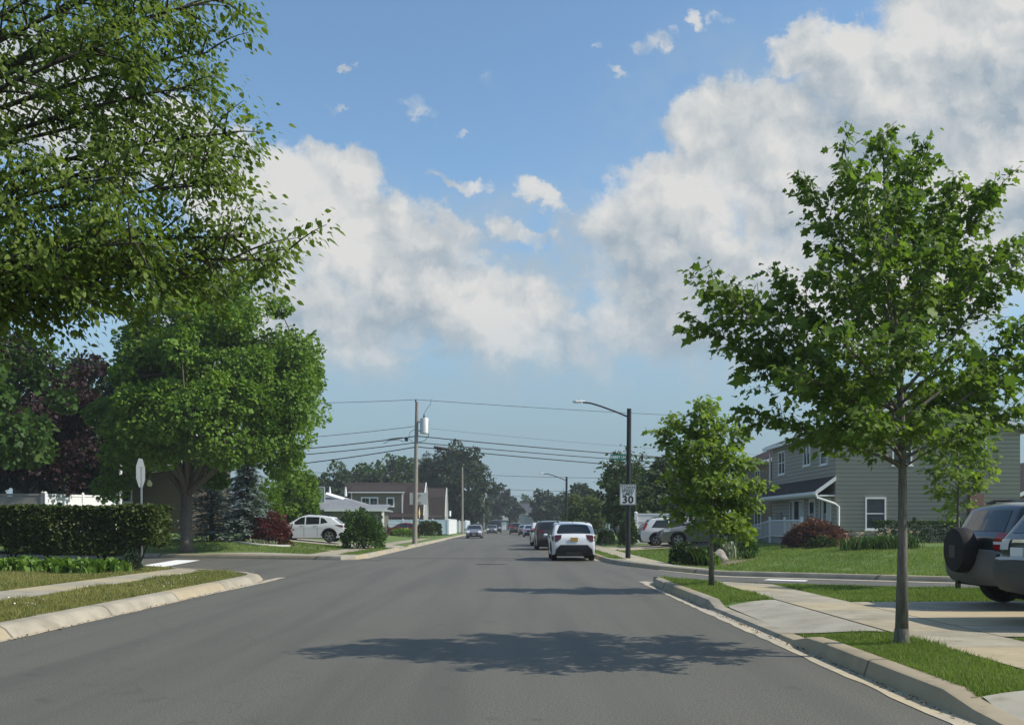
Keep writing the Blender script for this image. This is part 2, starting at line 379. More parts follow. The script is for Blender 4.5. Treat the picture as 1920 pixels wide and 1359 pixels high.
bm_ = MB()                                   # wide grass plain out to the horizon
bm_.add([(-3000,-400,-.42),(3000,-400,-.42),(3000,5500,-.42),(-3000,5500,-.42)], [(0,1,2,3)])
tag(bm_.build('ground', M_LAWN), kind='structure')
xs = [-96,-40,-20,-10,-6.5,-4,-2,0,2,3,3.6,4,4.5,5,5.5,6,6.5,7,8,12,30,96]; ys = [-25,-10,0,5,9.9,10.1]+list(range(14, 60, 3))+[59.9,60.1]+list(range(70, 294, 15))+[294]
bm_ = MB(); nx = len(xs)
bm_.add([(x, y, z_road(x, y)) for y in ys for x in xs], [(j*nx+i, j*nx+i+1, (j+1)*nx+i+1, (j+1)*nx+i) for j in range(len(ys)-1) for i in range(nx-1)])
tag(bm_.build('road', M_ASPH, smooth=180), kind='structure')

for nm, poly, zf, st, mat in (('NL', NL, zNL, .9, M_LAWNL), ('NR', NR, zNR, .33, M_LAWN), ('FR', FR, zFR, 1.1, M_LAWN), ('FL', FL, zFL, 1.1, M_LAWN)):
    far = nm in ('FR', 'FL')
    sheet('lawn', poly, zf, st if not far else 1.6, mat, inset=.30 if nm == 'NL' else .12)
def kerb(pts, zf, side, w=.16, soft=.035, top=.02):
    """a concrete kerb swept along pts; side=+1 when the lawn lies to the left of the line"""
    pl = dense(pts, .5, False); vs, fs = [], []
    n = len(pl)
    for i, p in enumerate(pl):
        a, b = Vector(pl[max(0, i-1)]), Vector(pl[min(n-1, i+1)]); d = (b-a).normalized(); nn = Vector((-d.y, d.x))*side
        zr = z_road(p[0], p[1]); q_ = Vector(p)
        zt = zf(p[0]+nn.x*.2, p[1]+nn.y*.2)+top; h = zt-zr
        for (o, z) in ((-.03, zr-.3), (-.028, zr+h*.06), (soft*.5, zr+h*.72), (soft, zr+h*.93), (soft+.03, zt), (w, zt+.004), (w+.004, zt-.25)):
            c = q_+nn*(o+(random.uniform(-.004, .004) if .0 < o < w else 0)); vs.append((c.x, c.y, z))
    m = 7
    for i in range(n-1):
        for k in range(m-1):
            f = (i*m+k, (i+1)*m+k, (i+1)*m+k+1, i*m+k+1); fs.append(f if side > 0 else f[::-1])
    fs += [tuple(range(m)), tuple(range((n-1)*m, n*m))]
    b = MB(); b.add(vs, fs); o = b.build('kerb', M_KERB, smooth=35); o['kind'] = 'structure'; return o
kerb(NL[0:8], zNL, 1, w=.36, soft=.12)
kerb(NR[0:4], zNR, -1, w=.2, soft=.018)
kerb(NR[3:9], zNR, -1, w=.14)
kerb([(3.7,292)]+FR[1:8], zFR, 1, w=.16)
kerb([(-6.56,292)]+FL[1:8], zFL, -1, w=.2)
# gutter pans
flat0 = lambda x, y: z_road(x, y)
sheet('gutter', [(3.25,-5),(3.46,-5),(3.46,21.4),(3.50,23.0),(3.68,23.95),(3.5,24.35),(3.30,24.2),(3.25,21)], flat0, .35, M_GUT, .006, jitter=.022)
sheet('gutter', [(-6.54,-5),(-6.42,-5),(-6.43,10),(-6.41,19),(-6.3,24),(-6.35,26.2),(-6.55,26.0),(-6.56,24)], flat0, .4, M_GUT, .006, jitter=.02)
sheet('gutter', [(-6.54,40.5),(-6.3,41),(-6.35,90),(-6.54,90)], flat0, .6, M_GUT, .006, jitter=.02)
sheet('gutter', [(3.45,38),(3.68,38),(3.68,90),(3.5,90)], flat0, .6, M_GUT, .006, jitter=.02)
sheet('gutter', [(5.0,31.5),(6.55,29.7),(12.4,26.35),(30,16.5),(29.8,16.1),(12.2,26.0),(6.3,29.3),(4.85,31.3)], flat0, .5, M_GUT, .008, jitter=.02)
# pavements
sheet('sidewalk', [(-10.25,-20),(-8.88,-20),(-8.86,10),(-8.88,26.6),(-9.6,28.1),(-10.2,28.7)], zNL, .45, M_CONC, .014)
sheet('sidewalk', [(-8.9,13.55),(-8.9,14.45),(-6.95,14.3),(-6.95,13.62)], zNL, .35, M_KERB, .02)
sheet('sidewalk', [(4.68,-20),(5.82,-20),(5.82,20.9),(5.0,21.75),(4.72,22.0)], zNR, .3, M_CONC, .014)
M_DRV = concrete('driveway_concrete', (.34,.30,.225), (.42,.37,.275), (.44,.35,.21), 2.05)
sheet('driveway', [(5.84,11.1),(7.0,10.9),(16,10.9),(16,16.05),(5.84,16.05)], zNR, .3, M_DRV, .014)
M_APR = concrete('apron_concrete', (.29,.27,.22), (.37,.345,.285), (.32,.30,.24), 0)
sheet('driveway', [(3.68,12.3),(3.75,16.2),(4.66,16.55),(4.66,11.6),(3.85,12.2)], zNR, .2, M_APR, .016)
sheet('driveway', [(3.68,4.4),(3.68,7.3),(4.66,7.7),(4.66,4.0)], zNR, .2, M_APR, .016)
sheet('sidewalk', [(4.5,33.3),(5.75,32.9),(5.75,90),(4.5,90)], zFR, .5, M_CONC, .014)
sheet('sidewalk', [(3.98,36.2),(4.35,33.95),(5.1,32.0),(6.5,30.4),(6.55,31.4),(5.6,33.2),(4.6,36.4)], zFR, .35, M_APR, .022)
sheet('driveway', [(3.88,52.8),(4.5,52.4),(4.5,58.6),(3.88,58.2)], zFR, .4, M_APR, .02)
sheet('driveway', [(5.76,52.4),(13.4,52.4),(13.4,58.6),(5.76,58.6)], zFR, .5, M_DRV, .016)
sheet('sidewalk', [(-9.15,40.6),(-7.85,39.9),(-7.8,90),(-9.1,90)], zFL, .5, M_CONC, .014)
sheet('sidewalk', [(-14.5,42.6),(-11.2,41.25),(-8.2,40.0),(-7.2,39.6),(-6.8,39.9),(-6.8,41.2),(-8.4,41.6),(-11.5,42.5)], zFL, .4, M_APR, .024)
sheet('driveway', [(-17.5,54.6),(-9.12,54.6),(-9.12,60.4),(-17.5,60.4)], zFL, .5, M_APR, .02)
sheet('driveway', [(-7.8,54.4),(-6.8,54.9),(-6.8,60.1),(-7.8,60.6)], zFL, .4, M_APR, .02)
sheet('path', [(-13.4,49.6),(-9.15,47.2),(-9.15,48.2),(-13.2,50.6)], zFL, .5, M_CONC, .016)
# painted stop lines
M_WLINE = plain('white_road_paint', (.74,.74,.71), .7, var=.18, scale=14)
sheet('stop_line', [(-13.35,33.3),(-12.2,32.6),(-13.0,38.9),(-14.1,39.2)], flat0, .6, M_WLINE, .005)
sheet('stop_line', [(7.7,28.0),(8.7,27.4),(8.45,26.9),(7.4,27.5)], flat0, .5, M_WLINE, .005)
# worn dark patches and seams in the asphalt
M_PATCH = plain('tar_patch', (.035,.035,.036), .8, var=.3, scale=6)
M_PATCH2 = plain('new_asphalt', (.060,.059,.058), .85, var=.25, scale=20)
sheet('road', [(-1.35,35.3),(-.25,35.2),(-.3,34.6),(-1.4,34.7)], flat0, .3, M_PATCH, .004, jitter=.04)
sheet('road', [(-5.9,41.5),(3.2,40.9),(3.2,40.6),(-5.9,41.1)], flat0, .4, M_PATCH2, .004, jitter=.05)
sheet('road', [(.25,44.2),(.55,44.2),(.55,43.9),(.25,43.9)], flat0, .3, M_PATCH, .004)
sheet('road', [(-6.2,39.2),(-5.4,39.1),(-5.4,38.8),(-6.2,38.9)], flat0, .3, M_PATCH, .004)
# ------------------------------------------------------------------ plants
def tri_mesh(name, verts, tris, tint=None, mat=None, parent=None):
    me = bpy.data.meshes.new(name); nv, nt = len(verts), len(tris)
    me.vertices.add(nv); me.vertices.foreach_set('co', np.asarray(verts, np.float32).ravel())
    me.loops.add(nt*3); me.loops.foreach_set('vertex_index', np.asarray(tris, np.int32).ravel())
    me.polygons.add(nt); me.polygons.foreach_set('loop_start', np.arange(0, nt*3, 3, dtype=np.int32))
    me.update(calc_edges=True)
    if tint is not None:
        a = me.attributes.new('tint', 'FLOAT', 'FACE'); a.data.foreach_set('value', np.asarray(tint, np.float32))
    return link(name, me, mat, parent)
# leaf outlines: (along, across, lift)
SHAPES = {
 'oval': ([(0,0,0),(.32,.29,.06),(.32,-.29,.06),(.66,.23,.02),(.66,-.23,.02),(1.05,0,-.1)], [(0,2,1),(1,2,4),(1,4,3),(3,4,5)]),
 'maple': ([(0,0,0),(.18,.46,.08),(.36,.27,.03),(.60,.42,.04),(.66,.19,.02),(1,0,-.16),(.66,-.19,.02),(.60,-.42,.04),(.36,-.27,.03),(.18,-.46,.08)],
           [(0,2,1),(0,8,2),(0,9,8),(2,4,3),(2,8,6),(2,6,4),(8,7,6),(4,6,5)]),
 'clump': ([(0,0,0),(.3,.45,.1),(.5,-.4,.12),(.85,.3,-.1),(1,-.1,.05)], [(0,2,1),(1,2,3),(2,4,3)]),
 'card': ([(0,0,0),(.5,.42,.12),(.5,-.42,.12),(1,0,0)], [(0,2,1),(1,2,3)]),
 'needle': ([(0,0,0),(.5,.22,-.02),(.5,-.22,-.02),(1,0,-.12)], [(0,2,1),(1,2,3)]),
 'blade': ([(-.0,.5,0),(0,-.5,0),(1,0,0)], [(0,1,2)]),
}
def unit(a): return a/np.maximum(np.linalg.norm(a, axis=1, keepdims=True), 1e-9)
def leaves(name, C, size, shape, mat, parent=None, droop=.5, T=None, up=.7, var=.35, tint=None, bias=None):
    C = np.asarray(C, float); n = len(C)
    if T is None:
        a = rng.uniform(0, 2*np.pi, n); T = np.c_[np.cos(a), np.sin(a), rng.normal(-droop, .45, n)]
    T = unit(T)
    N = rng.normal(0, 1, (n, 3))*(1-up)+(np.array([0, 0, up]) if bias is None else bias); N = N-T*(N*T).sum(1, keepdims=True); N = unit(N)
    B = np.cross(N, T)
    S = size*np.exp(rng.normal(0, var, n))[:, None]
    tv, tf = SHAPES[shape]; tv = np.array(tv); k = len(tv)
    V = (C[:, None, :]+(T[:, None, :]*tv[None, :, 0:1]+B[:, None, :]*tv[None, :, 1:2]+N[:, None, :]*tv[None, :, 2:3])*S[:, None, :]).reshape(-1, 3)
    Fc = (np.arange(n)[:, None, None]*k+np.array(tf)[None]).reshape(-1, 3)
    tn = np.clip(rng.normal(.5, .22, n) if tint is None else tint, 0, 1)
    return tri_mesh(name, V, Fc, np.repeat(tn, len(tf)), mat, parent)
def bez(a, b, c, n): return [a*(1-t)**2+b*2*t*(1-t)+c*t*t for t in np.linspace(0, 1, n)]
LM = {
 'maple': leaf_mat('maple_leaf', (.050,.098,.020), (.175,.26,.055), .44),
 'young': leaf_mat('young_maple_leaf', (.075,.135,.024), (.22,.30,.055), .46),
 'pear': leaf_mat('olive_leaf', (.055,.100,.018), (.19,.25,.05), .45),
 'big': leaf_mat('shade_maple_leaf', (.045,.106,.014), (.195,.31,.045), .34),
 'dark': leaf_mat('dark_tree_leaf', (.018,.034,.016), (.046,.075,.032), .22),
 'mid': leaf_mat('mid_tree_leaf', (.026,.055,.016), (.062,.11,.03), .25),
 'lime': leaf_mat('lime_shrub_leaf', (.07,.14,.015), (.16,.26,.03), .35),
 'plum': leaf_mat('plum_leaf', (.020,.010,.012), (.045,.022,.024), .22),
 'red': leaf_mat('barberry_leaf', (.06,.012,.018), (.13,.028,.036), .28),
 'dusty': leaf_mat('dusty_red_leaf', (.085,.042,.042), (.18,.085,.08), .28),
 'spruce': leaf_mat('blue_spruce_needle', (.08,.12,.112), (.24,.30,.285), .12),
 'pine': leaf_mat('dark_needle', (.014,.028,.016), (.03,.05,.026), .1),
 'hedge': leaf_mat('hedge_leaf', (.022,.036,.010), (.075,.105,.022), .18),
 'box': leaf_mat('boxwood_leaf', (.018,.040,.010), (.05,.09,.02), .2),
 'willow': leaf_mat('willow_leaf', (.06,.085,.03), (.13,.16,.06), .3),
 'shrub': leaf_mat('shrub_leaf', (.022,.055,.012), (.075,.14,.03), .25),
 'hosta': leaf_mat('hosta_leaf', (.06,.13,.018), (.17,.27,.05), .3),
 'grey': leaf_mat('pale_plant_leaf', (.16,.20,.13), (.3,.33,.24), .2),
}
BK_GREY = bark('grey_bark', (.07,.062,.05), (.17,.15,.125)); BK_DARK = bark('dark_bark', (.035,.03,.026), (.085,.073,.06)); BK_YOUNG = bark('young_bark', (.10,.092,.075), (.20,.185,.155))

def spray_tree(name, label, base, trunk, sprays, leaf, lsize, shape, n_sub, per_sub, bk, group=None, droop=.6, sub_len=.42, spread=1.0, trunk_r=.07, hang=0.0, seed=1, whips=1.0, start=.22, tipk=.93, tpow=.8, tipm=0.0, limb=.42, var=.35, clump=0.0):
    """trunk = list of points from the base; sprays = (start point, end point, bend). Boughs carry side shoots and the leaves grow along these."""
    r = np.random.default_rng(seed); base = np.array(base, float)
    root = empty(name, tuple(base), label, 'tree', group=group)
    tb = MB(); tp = [Vector(np.array(p)-base) for p in trunk]
    rr = [trunk_r*(1.28 if i == 0 else 1-.72*(i/(len(tp)-1))) for i in range(len(tp))]
    tb.tube(tp, rr, 12); tb.build('trunk', bk, root, 180)
    lb = MB(); C, T = [], []
    for (p0, p1, bend) in sprays:
        p0, p1 = np.array(p0)-base, np.array(p1)-base; p1 = p0+(p1-p0)*tipk; L = np.linalg.norm(p1-p0)
        mid = (p0+p1)/2+np.array([0, 0, bend*L])
        pts = bez(p0, mid, p1, 10); r0 = max(.010, trunk_r*limb*min(1, L/2.2))
        lb.tube([Vector(p) for p in pts], [r0*(1-.88*t)+.002 for t in np.linspace(0, 1, 10)], 6)
        ns = max(4, int(n_sub*L))
        for k in range(ns):
            t = start+(1-start)*((k+.5)/ns)**tpow + r.uniform(-.03, .03); t = min(t, 1)
            o = (1-t)**2*p0+2*t*(1-t)*mid+t*t*p1; d = 2*(1-t)*(mid-p0)+2*t*(p1-mid); d /= np.linalg.norm(d)
            sdv = r.normal(0, 1, 3); sdv -= d*sdv.dot(d); sdv /= np.linalg.norm(sdv); sdv[2] = sdv[2]*.8+.12
            dr = d*r.uniform(.35, 1.0)+sdv*r.uniform(.45, 1.0)*spread; dr /= np.linalg.norm(dr)
            l2 = sub_len*L**.6*(1.1-.62*t)*r.uniform(.6, 1.25)*whips
            e = o+dr*l2+np.array([0, 0, -hang*l2]); m2 = (o+e)/2+np.array([0, 0, .12*l2])
            sp = bez(o, m2, e, 5); lb.tube([Vector(p) for p in sp], [max(.003, r0*.28*(1-.8*u)) for u in np.linspace(0, 1, 5)], 4, False)
            m = max(3, int((per_sub*l2+tipm*t)*r.uniform(.6, 1.4)))
            u = (r.uniform(.08, 1.04, m) if not clump else 1.02-np.abs(r.normal(0, .30, m)))[:, None]
            q_ = (1-u)**2*o+2*u*(1-u)*m2+u*u*e
            sd_ = r.normal(0, 1, (m, 3)); q_ = q_+sd_*lsize*(.75 if not clump else clump)*np.array([1, 1, .75])
            C.append(q_); T.append(np.c_[sd_[:, :2]*.7+dr[:2]*.7, r.normal(-droop, .4, m)])
    lb.build('branch', bk, root, 180)
    C = np.vstack(C); leaves('crown', C, lsize, shape, leaf, root, T=np.vstack(T), up=.55, var=var, bias=np.array([0, 0, .45])+np.array(sd)*.45)
    return root
def crown_tree(name, label, base, h, centre, rad, nclust, per, leaf, lsize, bk, group=None, trunk_r=.2, fork=.3, seed=1, shape='clump', inner=.35, cr=.30, trunkpts=None, flatz=.8, limbs=9, parts=True, cat='tree', lump=.28, bottom=-1.0):
    """a broad tree: boughs rise from the trunk to leaf clumps spread through the crown's outer volume"""
    r = np.random.default_rng(seed); base = np.array(base, float); c = np.array(centre, float)-base; rad = np.array(rad, float)
    root = empty(name, tuple(base), label, cat, group=group)
    dirs = []; 
    ph = r.uniform(0, 6.28, 6)
    while len(dirs) < nclust:
        d = r.normal(0, 1, 3); d /= np.linalg.norm(d)
        if d[2] < bottom: continue
        w = 1+lump*(math.sin(3*math.atan2(d[1], d[0])+ph[0]+2*d[2])*.5+math.sin(5*d[2]+ph[1])*.3+r.normal(0, .3))
        dirs.append(d*w*r.uniform(inner, 1)**.45)
    K = np.array(dirs)*rad+c
    tb = MB(); fz = h*fork
    tp = [Vector(p) for p in ([(0,0,0),(0,0,fz*.15),(0.0,0.0,fz)] if trunkpts is None else trunkpts)]
    top = np.array(tp[-1])
    tb.tube(tp, [trunk_r*1.35]+[trunk_r*(1-.15*i/(len(tp)-1)) for i in range(1, len(tp))], 12); tb.build('trunk', bk, root, 180)
    lb = MB(); order = np.argsort(r.random(nclust)); mains = []
    for j, i in enumerate(order):
        k = K[i]
        if j < limbs:
            mid = top*.45+k*.55; mid[2] = top[2]+(k[2]-top[2])*.42; mid[:2] = top[:2]+(k[:2]-top[:2])*.33
            pts = bez(top-np.array([0,0,.1]), mid, k, 9); mains += pts[3:]
            lb.tube([Vector(p) for p in pts], [trunk_r*.55*(1-.9*t)+.01 for t in np.linspace(0, 1, 9)], 6, False)
        else:
            M = np.array(mains); q_ = M[np.argmin(np.linalg.norm(M-k, axis=1)+np.maximum(0, M[:, 2]-k[2])*.7)]
            pts = bez(q_, (q_+k)/2+np.array([0,0,-.04*rad[2]]), k, 5)
            lb.tube([Vector(p) for p in pts], [trunk_r*.16*(1-.8*t)+.006 for t in np.linspace(0, 1, 5)], 5, False)
    lb.build('branch', bk, root, 180)
    R_ = cr*float(np.mean(rad))*r.uniform(.6, 1.25, nclust)
    n = nclust*per; ci = r.integers(0, nclust, n)
    d = unit(r.normal(0, 1, (n, 3))); rr = R_[ci]*r.uniform(.15, 1, n)**.5
    C = K[ci]+d*rr[:, None]*np.array([1, 1, flatz])
    tint = np.clip(r.normal(.48, .2, n)+(r.normal(0, .16, nclust))[ci], 0, 1)
    leaves('crown', C, lsize, shape, leaf, root, T=d+r.normal(0, .6, (n, 3))+np.array([0, 0, -.35]), up=.58, tint=tint, bias=d*.55+np.array([0, 0, .35]))
    return root
def bush(name, label, base, rad, n, leaf, lsize, cat='shrub', group=None, seed=1, shape='card', lump=.18, squash=1.0, stem=True, up=.25, h0=.0):
    r = np.random.default_rng(seed); root = empty(name, tuple(base), label, cat, group=group); rad = np.array(rad, float)
    d = unit(r.normal(0, 1, (n, 3))); d[:, 2] = np.abs(d[:, 2])*1.0-.32*(r.random(n) < .4)
    ph = r.uniform(0, 6.28, 8)
    lum = 1+lump*(np.sin(4*d[:, 0]+ph[0])*np.sin(5*d[:, 1]+ph[1])+.6*np.sin(9*d[:, 2]+ph[2]+6*d[:, 0])+.5*np.sin(13*d[:, 0]+ph[3])*np.sin(11*d[:, 1]+ph[4]))
    rr = (r.uniform(.35, 1.0, n)**.33)*lum
    C = d*rr[:, None]*rad*np.array([1, 1, 1])+np.array([0, 0, rad[2]*.34+h0])
    C[:, 2] = np.maximum(C[:, 2], .02+h0)*(1.0)
    C[:, 2] = h0+(C[:, 2]-h0)*(1/1.34)
    leaves('foliage', C, lsize, shape, leaf, root, T=d+r.normal(0, .55, (n, 3)), up=up)
    if stem:
        sb = MB()
        for k in range(7):
            a = r.uniform(0, 6.28); e = np.array([math.cos(a)*rad[0]*.6, math.sin(a)*rad[1]*.6, rad[2]*r.uniform(.5, .75)+h0])
            sb.tube([Vector(p) for p in bez(np.array([math.cos(a)*.06, math.sin(a)*.06, 0]), e*np.array([.3, .3, .6]), e, 5)], [.02,.018,.014,.01,.006], 5)
        sb.build('stem', BK_DARK, root)
    return root
def conifer(name, label, base, h, rmax, leaf, n, lsize, seed=1, group=None, z0=.05, top=1.0, tiers=22, droop=.22, pw=.9):
    r = np.random.default_rng(seed); root = empty(name, tuple(base), label, 'conifer', group=group)
    tb = MB(); tb.tube([(0,0,0),(0,0,h*.5),(0,0,h*.98)], [h*.028,h*.018,.01], 8); tb.build('trunk', BK_DARK, root, 180)
    br = MB(); C, T = [], []
    per = max(3, n//(tiers*9))
    for k in range(tiers):
        z = h*(z0+(1-z0)*(k/tiers)); rt = rmax*(1-(k/tiers))**pw
        for j in range(9 if k < tiers*.7 else 6):
            a = r.uniform(0, 6.28); l = rt*r.uniform(.72, 1.12); zz = z+r.uniform(-.5, .5)*h/tiers
            o = np.array([0, 0, zz]); e = np.array([math.cos(a)*l, math.sin(a)*l, zz-droop*l]); m2 = (o+e)/2+np.array([0, 0, .05*l])
            br.tube([Vector(p) for p in bez(o, m2, e, 4)], [.02,.014,.009,.004], 4, False)
            u = r.uniform(.12, 1.03, per)[:, None]; q_ = (1-u)**2*o+2*u*(1-u)*m2+u*u*e
            s = r.normal(0, 1, (per, 3))*np.array([1, 1, .35]); q_ = q_+s*lsize*.65*(1.3-u*.8)
            C.append(q_); T.append(np.c_[math.cos(a)+s[:, 0]*.9, math.sin(a)+s[:, 1]*.9, r.normal(-.05, .25, per)])
    br.build('branch', BK_DARK, root)
    leaves('foliage', np.vstack(C), lsize, 'needle', leaf, root, T=np.vstack(T), up=.75)
    return root
def hedge(name, label, origin, ux, L, depth, z0, z1, n, leaf, lsize, seed=1, gaps=0.0, stems=0, group=None, uneven=.04):
    """a clipped hedge: a box of leaves along the direction ux, over bare stems"""
    r = np.random.default_rng(seed); root = empty(name, tuple(origin), label, 'hedge', group=group)
    ux = np.array([ux[0], ux[1], 0.])/math.hypot(*ux); vx = np.array([-ux[1], ux[0], 0.])
    a = r.uniform(0, L, n); b = r.uniform(0, depth, n); z = r.uniform(z0, z1, n)
    face = r.random(n)
    b = np.where(face < .34, r.uniform(-.03, .10, n)*depth, np.where(face < .48, depth*(1-r.uniform(-.03, .1, n)), b))
    z = np.where((face > .48) & (face < .72), z1-r.exponential(.05, n)*(z1-z0)*1.2, z)
    a = np.where(face > .86, L-r.exponential(.004, n)*L, a)
    z = z+uneven*(np.sin(a*1.7+1)*.6+np.sin(a*4.1)*.4); b = b+uneven*np.sin(a*2.3+z*3)
    zlow = z0+(.25*np.sin(a*1.1+.7)+.18*np.sin(a*2.9))*gaps
    keep = z > zlow
    if gaps:
        hole = np.sin(a*2.1+.4)*np.sin(z*5.1+a)+.6*np.sin(a*5.3+z*4); keep &= (hole < 1.45) | (face > .45) & (z > z0+.6*(z1-z0))
    keep &= (a <= L+.05)
    C = (a[:, None]*ux+b[:, None]*vx+np.c_[np.zeros(n), np.zeros(n), z])[keep]
    leaves('foliage', C, lsize, 'card', leaf, root, up=.3, droop=0)
    if stems:
        for k in range(stems):
            sb = MB()
            p = ux*(L*(k+.5)/stems+r.uniform(-.2, .2))+vx*depth*.5
            for j in range(4):
                e = p+ux*r.uniform(-.5, .5)+vx*r.uniform(-.3, .3)*depth+np.array([0, 0, z0+.5*(z1-z0)])
                sb.tube([Vector(p), Vector((p+e)/2+np.array([0, 0, .1])), Vector(e)], [.035,.025,.01], 5)
            sb.build('stem', BK_DARK, root)
    return root
def clump_plant(name, label, base, n, h, spread, leaf, width=.045, cat='plant', group=None, seed=1, flowers=None, fh=1.1):
    """strap leaves arching from one crown, with flowers on stalks"""
    r = np.random.default_rng(seed); root = empty(name, tuple(base), label, cat, group=group); V, Fc = [], []
    for k in range(n):
        a = r.uniform(0, 6.28); l = h*r.uniform(.6, 1.15); o = np.array([r.normal(0, spread*.4), r.normal(0, spread*.4), 0]); d = np.array([math.cos(a), math.sin(a), 0]); w = np.array([-d[1], d[0], 0])*width
        s = spread*r.uniform(.3, 1.0); b = len(V)
        for t, ww in ((0, .6), (.4, 1), (.75, .8), (1, .05)):
            c = o+d*s*t**1.6+np.array([0, 0, l*(1.25*t-.45*t*t*t)]); V += [c-w*ww, c+w*ww]
        for i in range(3): Fc += [(b+2*i, b+2*i+1, b+2*i+3), (b+2*i, b+2*i+3, b+2*i+2)]
    tri_mesh('foliage', V, Fc, np.repeat(np.clip(r.normal(.5, .22, n), 0, 1), 6), leaf, root)
    if flowers:
        for k in range(flowers[0]):
            p = np.array([r.normal(0, spread*.6), r.normal(0, spread*.6), h*fh*r.uniform(.85, 1.1)]); fb = MB()
            fb.tube([(p[0]*.5, p[1]*.5, 0), tuple(p)], [.006,.004], 4)
            for j in range(6):
                a = 1.047*j; fb.add([tuple(p), tuple(p+.06*np.array([math.cos(a-.3), math.sin(a-.3), .5])), tuple(p+.11*np.array([math.cos(a), math.sin(a), .45])), tuple(p+.06*np.array([math.cos(a+.3), math.sin(a+.3), .5]))], [(0,1,2,3)])
            fb.build('flower', flowers[1], root)
    return root
def grass(name, polys, zf, dens_near, mat, h=.07, w=.011, seed=3, ref=9.0):
    r = np.random.default_rng(seed); P_, S_ = [], []
    for poly, k in polys:
        xs_, ys_ = [p[0] for p in poly], [p[1] for p in poly]
        x0, x1, y0, y1 = min(xs_), max(xs_), min(ys_), max(ys_); n = int((x1-x0)*(y1-y0)*dens_near)
        X = r.uniform(x0, x1, n); Y = r.uniform(y0, y1, n)
        keep = inpoly_np(X, Y, poly) & (r.random(n) < np.minimum(1, (ref/np.maximum(Y, 1))**1.6)*k)
        X, Y = X[keep], Y[keep]; P_.append(np.c_[X, Y, [zf(a, b) for a, b in zip(X, Y)]])
    C = np.vstack(P_); n = len(C); sc = np.maximum(1, C[:, 1]/ref)**.8
    a = r.uniform(0, 6.28, n); patch = .8+.35*np.sin(C[:, 0]*2.1+1)*np.sin(C[:, 1]*1.7)+.25*np.sin(C[:, 0]*5.3)*np.sin(C[:, 1]*4.1)
    T = np.c_[np.cos(a)*.45, np.sin(a)*.45, np.ones(n)]; T = unit(T); hh = h*np.exp(r.normal(0, .3, n))*patch
    b = r.uniform(0, 6.28, n); B = np.c_[np.cos(b), np.sin(b), np.zeros(n)]*(w*sc)[:, None]*.5
    V = np.stack([C-B, C+B, C+T*hh[:, None]], 1).reshape(-1, 3)
    tint = np.clip(r.normal(.45, .2, n)+.25*np.sin(C[:, 0]*.9)*np.sin(C[:, 1]*.6), 0, 1)
    o = tri_mesh(name, V, np.arange(n*3).reshape(-1, 3), tint, mat); o['kind'] = 'stuff'; return o
# ------------------------------------------------------------------ cars
def smooth_line(pts, step=.06):
    out = []; n = len(pts)
    for i in range(n-1):
        p0, p1, p2, p3 = [np.array(pts[max(0, min(n-1, j))]) for j in (i-1, i, i+1, i+2)]
        m1, m2 = (p2-p0)*.42, (p3-p1)*.42; L = np.linalg.norm(p2-p1); k = max(2, int(L/step))
        lim = L*1.1
        for m in (m1, m2):
            ln = np.linalg.norm(m)
            if ln > lim: m *= lim/ln
        for t in np.arange(k)/k:
            out.append(p1*(2*t**3-3*t**2+1)+m1*(t**3-2*t**2+t)+p2*(-2*t**3+3*t**2)+m2*(t**3-t**2))
    out.append(np.array(pts[-1])); return np.array(out)
RUBBER = plain('tyre_rubber', (.018,.018,.019), .85, spec=.2); BLACKP = plain('black_plastic', (.022,.022,.024), .6, spec=.3); ALLOY = plain('alloy_rim', (.42,.43,.44), .32, .9, spec=.5)
DARKRIM = plain('dark_rim', (.10,.10,.105), .35, .8); CHROME = plain('chrome', (.6,.6,.6), .15, 1.0); WELL = plain('wheel_well', (.008,.008,.008), .95, spec=.05)
REDL = plain('tail_lamp_red', (.30,.010,.012), .12, spec=.6); CLEARL = plain('lamp_clear', (.62,.63,.64), .1, spec=.7); AMBER = plain('amber_plate', (.42,.25,.06), .5); WHITEPL = plain('white_plate', (.72,.74,.74), .5)
SMOKEL = plain('smoked_tail_lamp', (.055,.008,.010), .1, spec=.6)
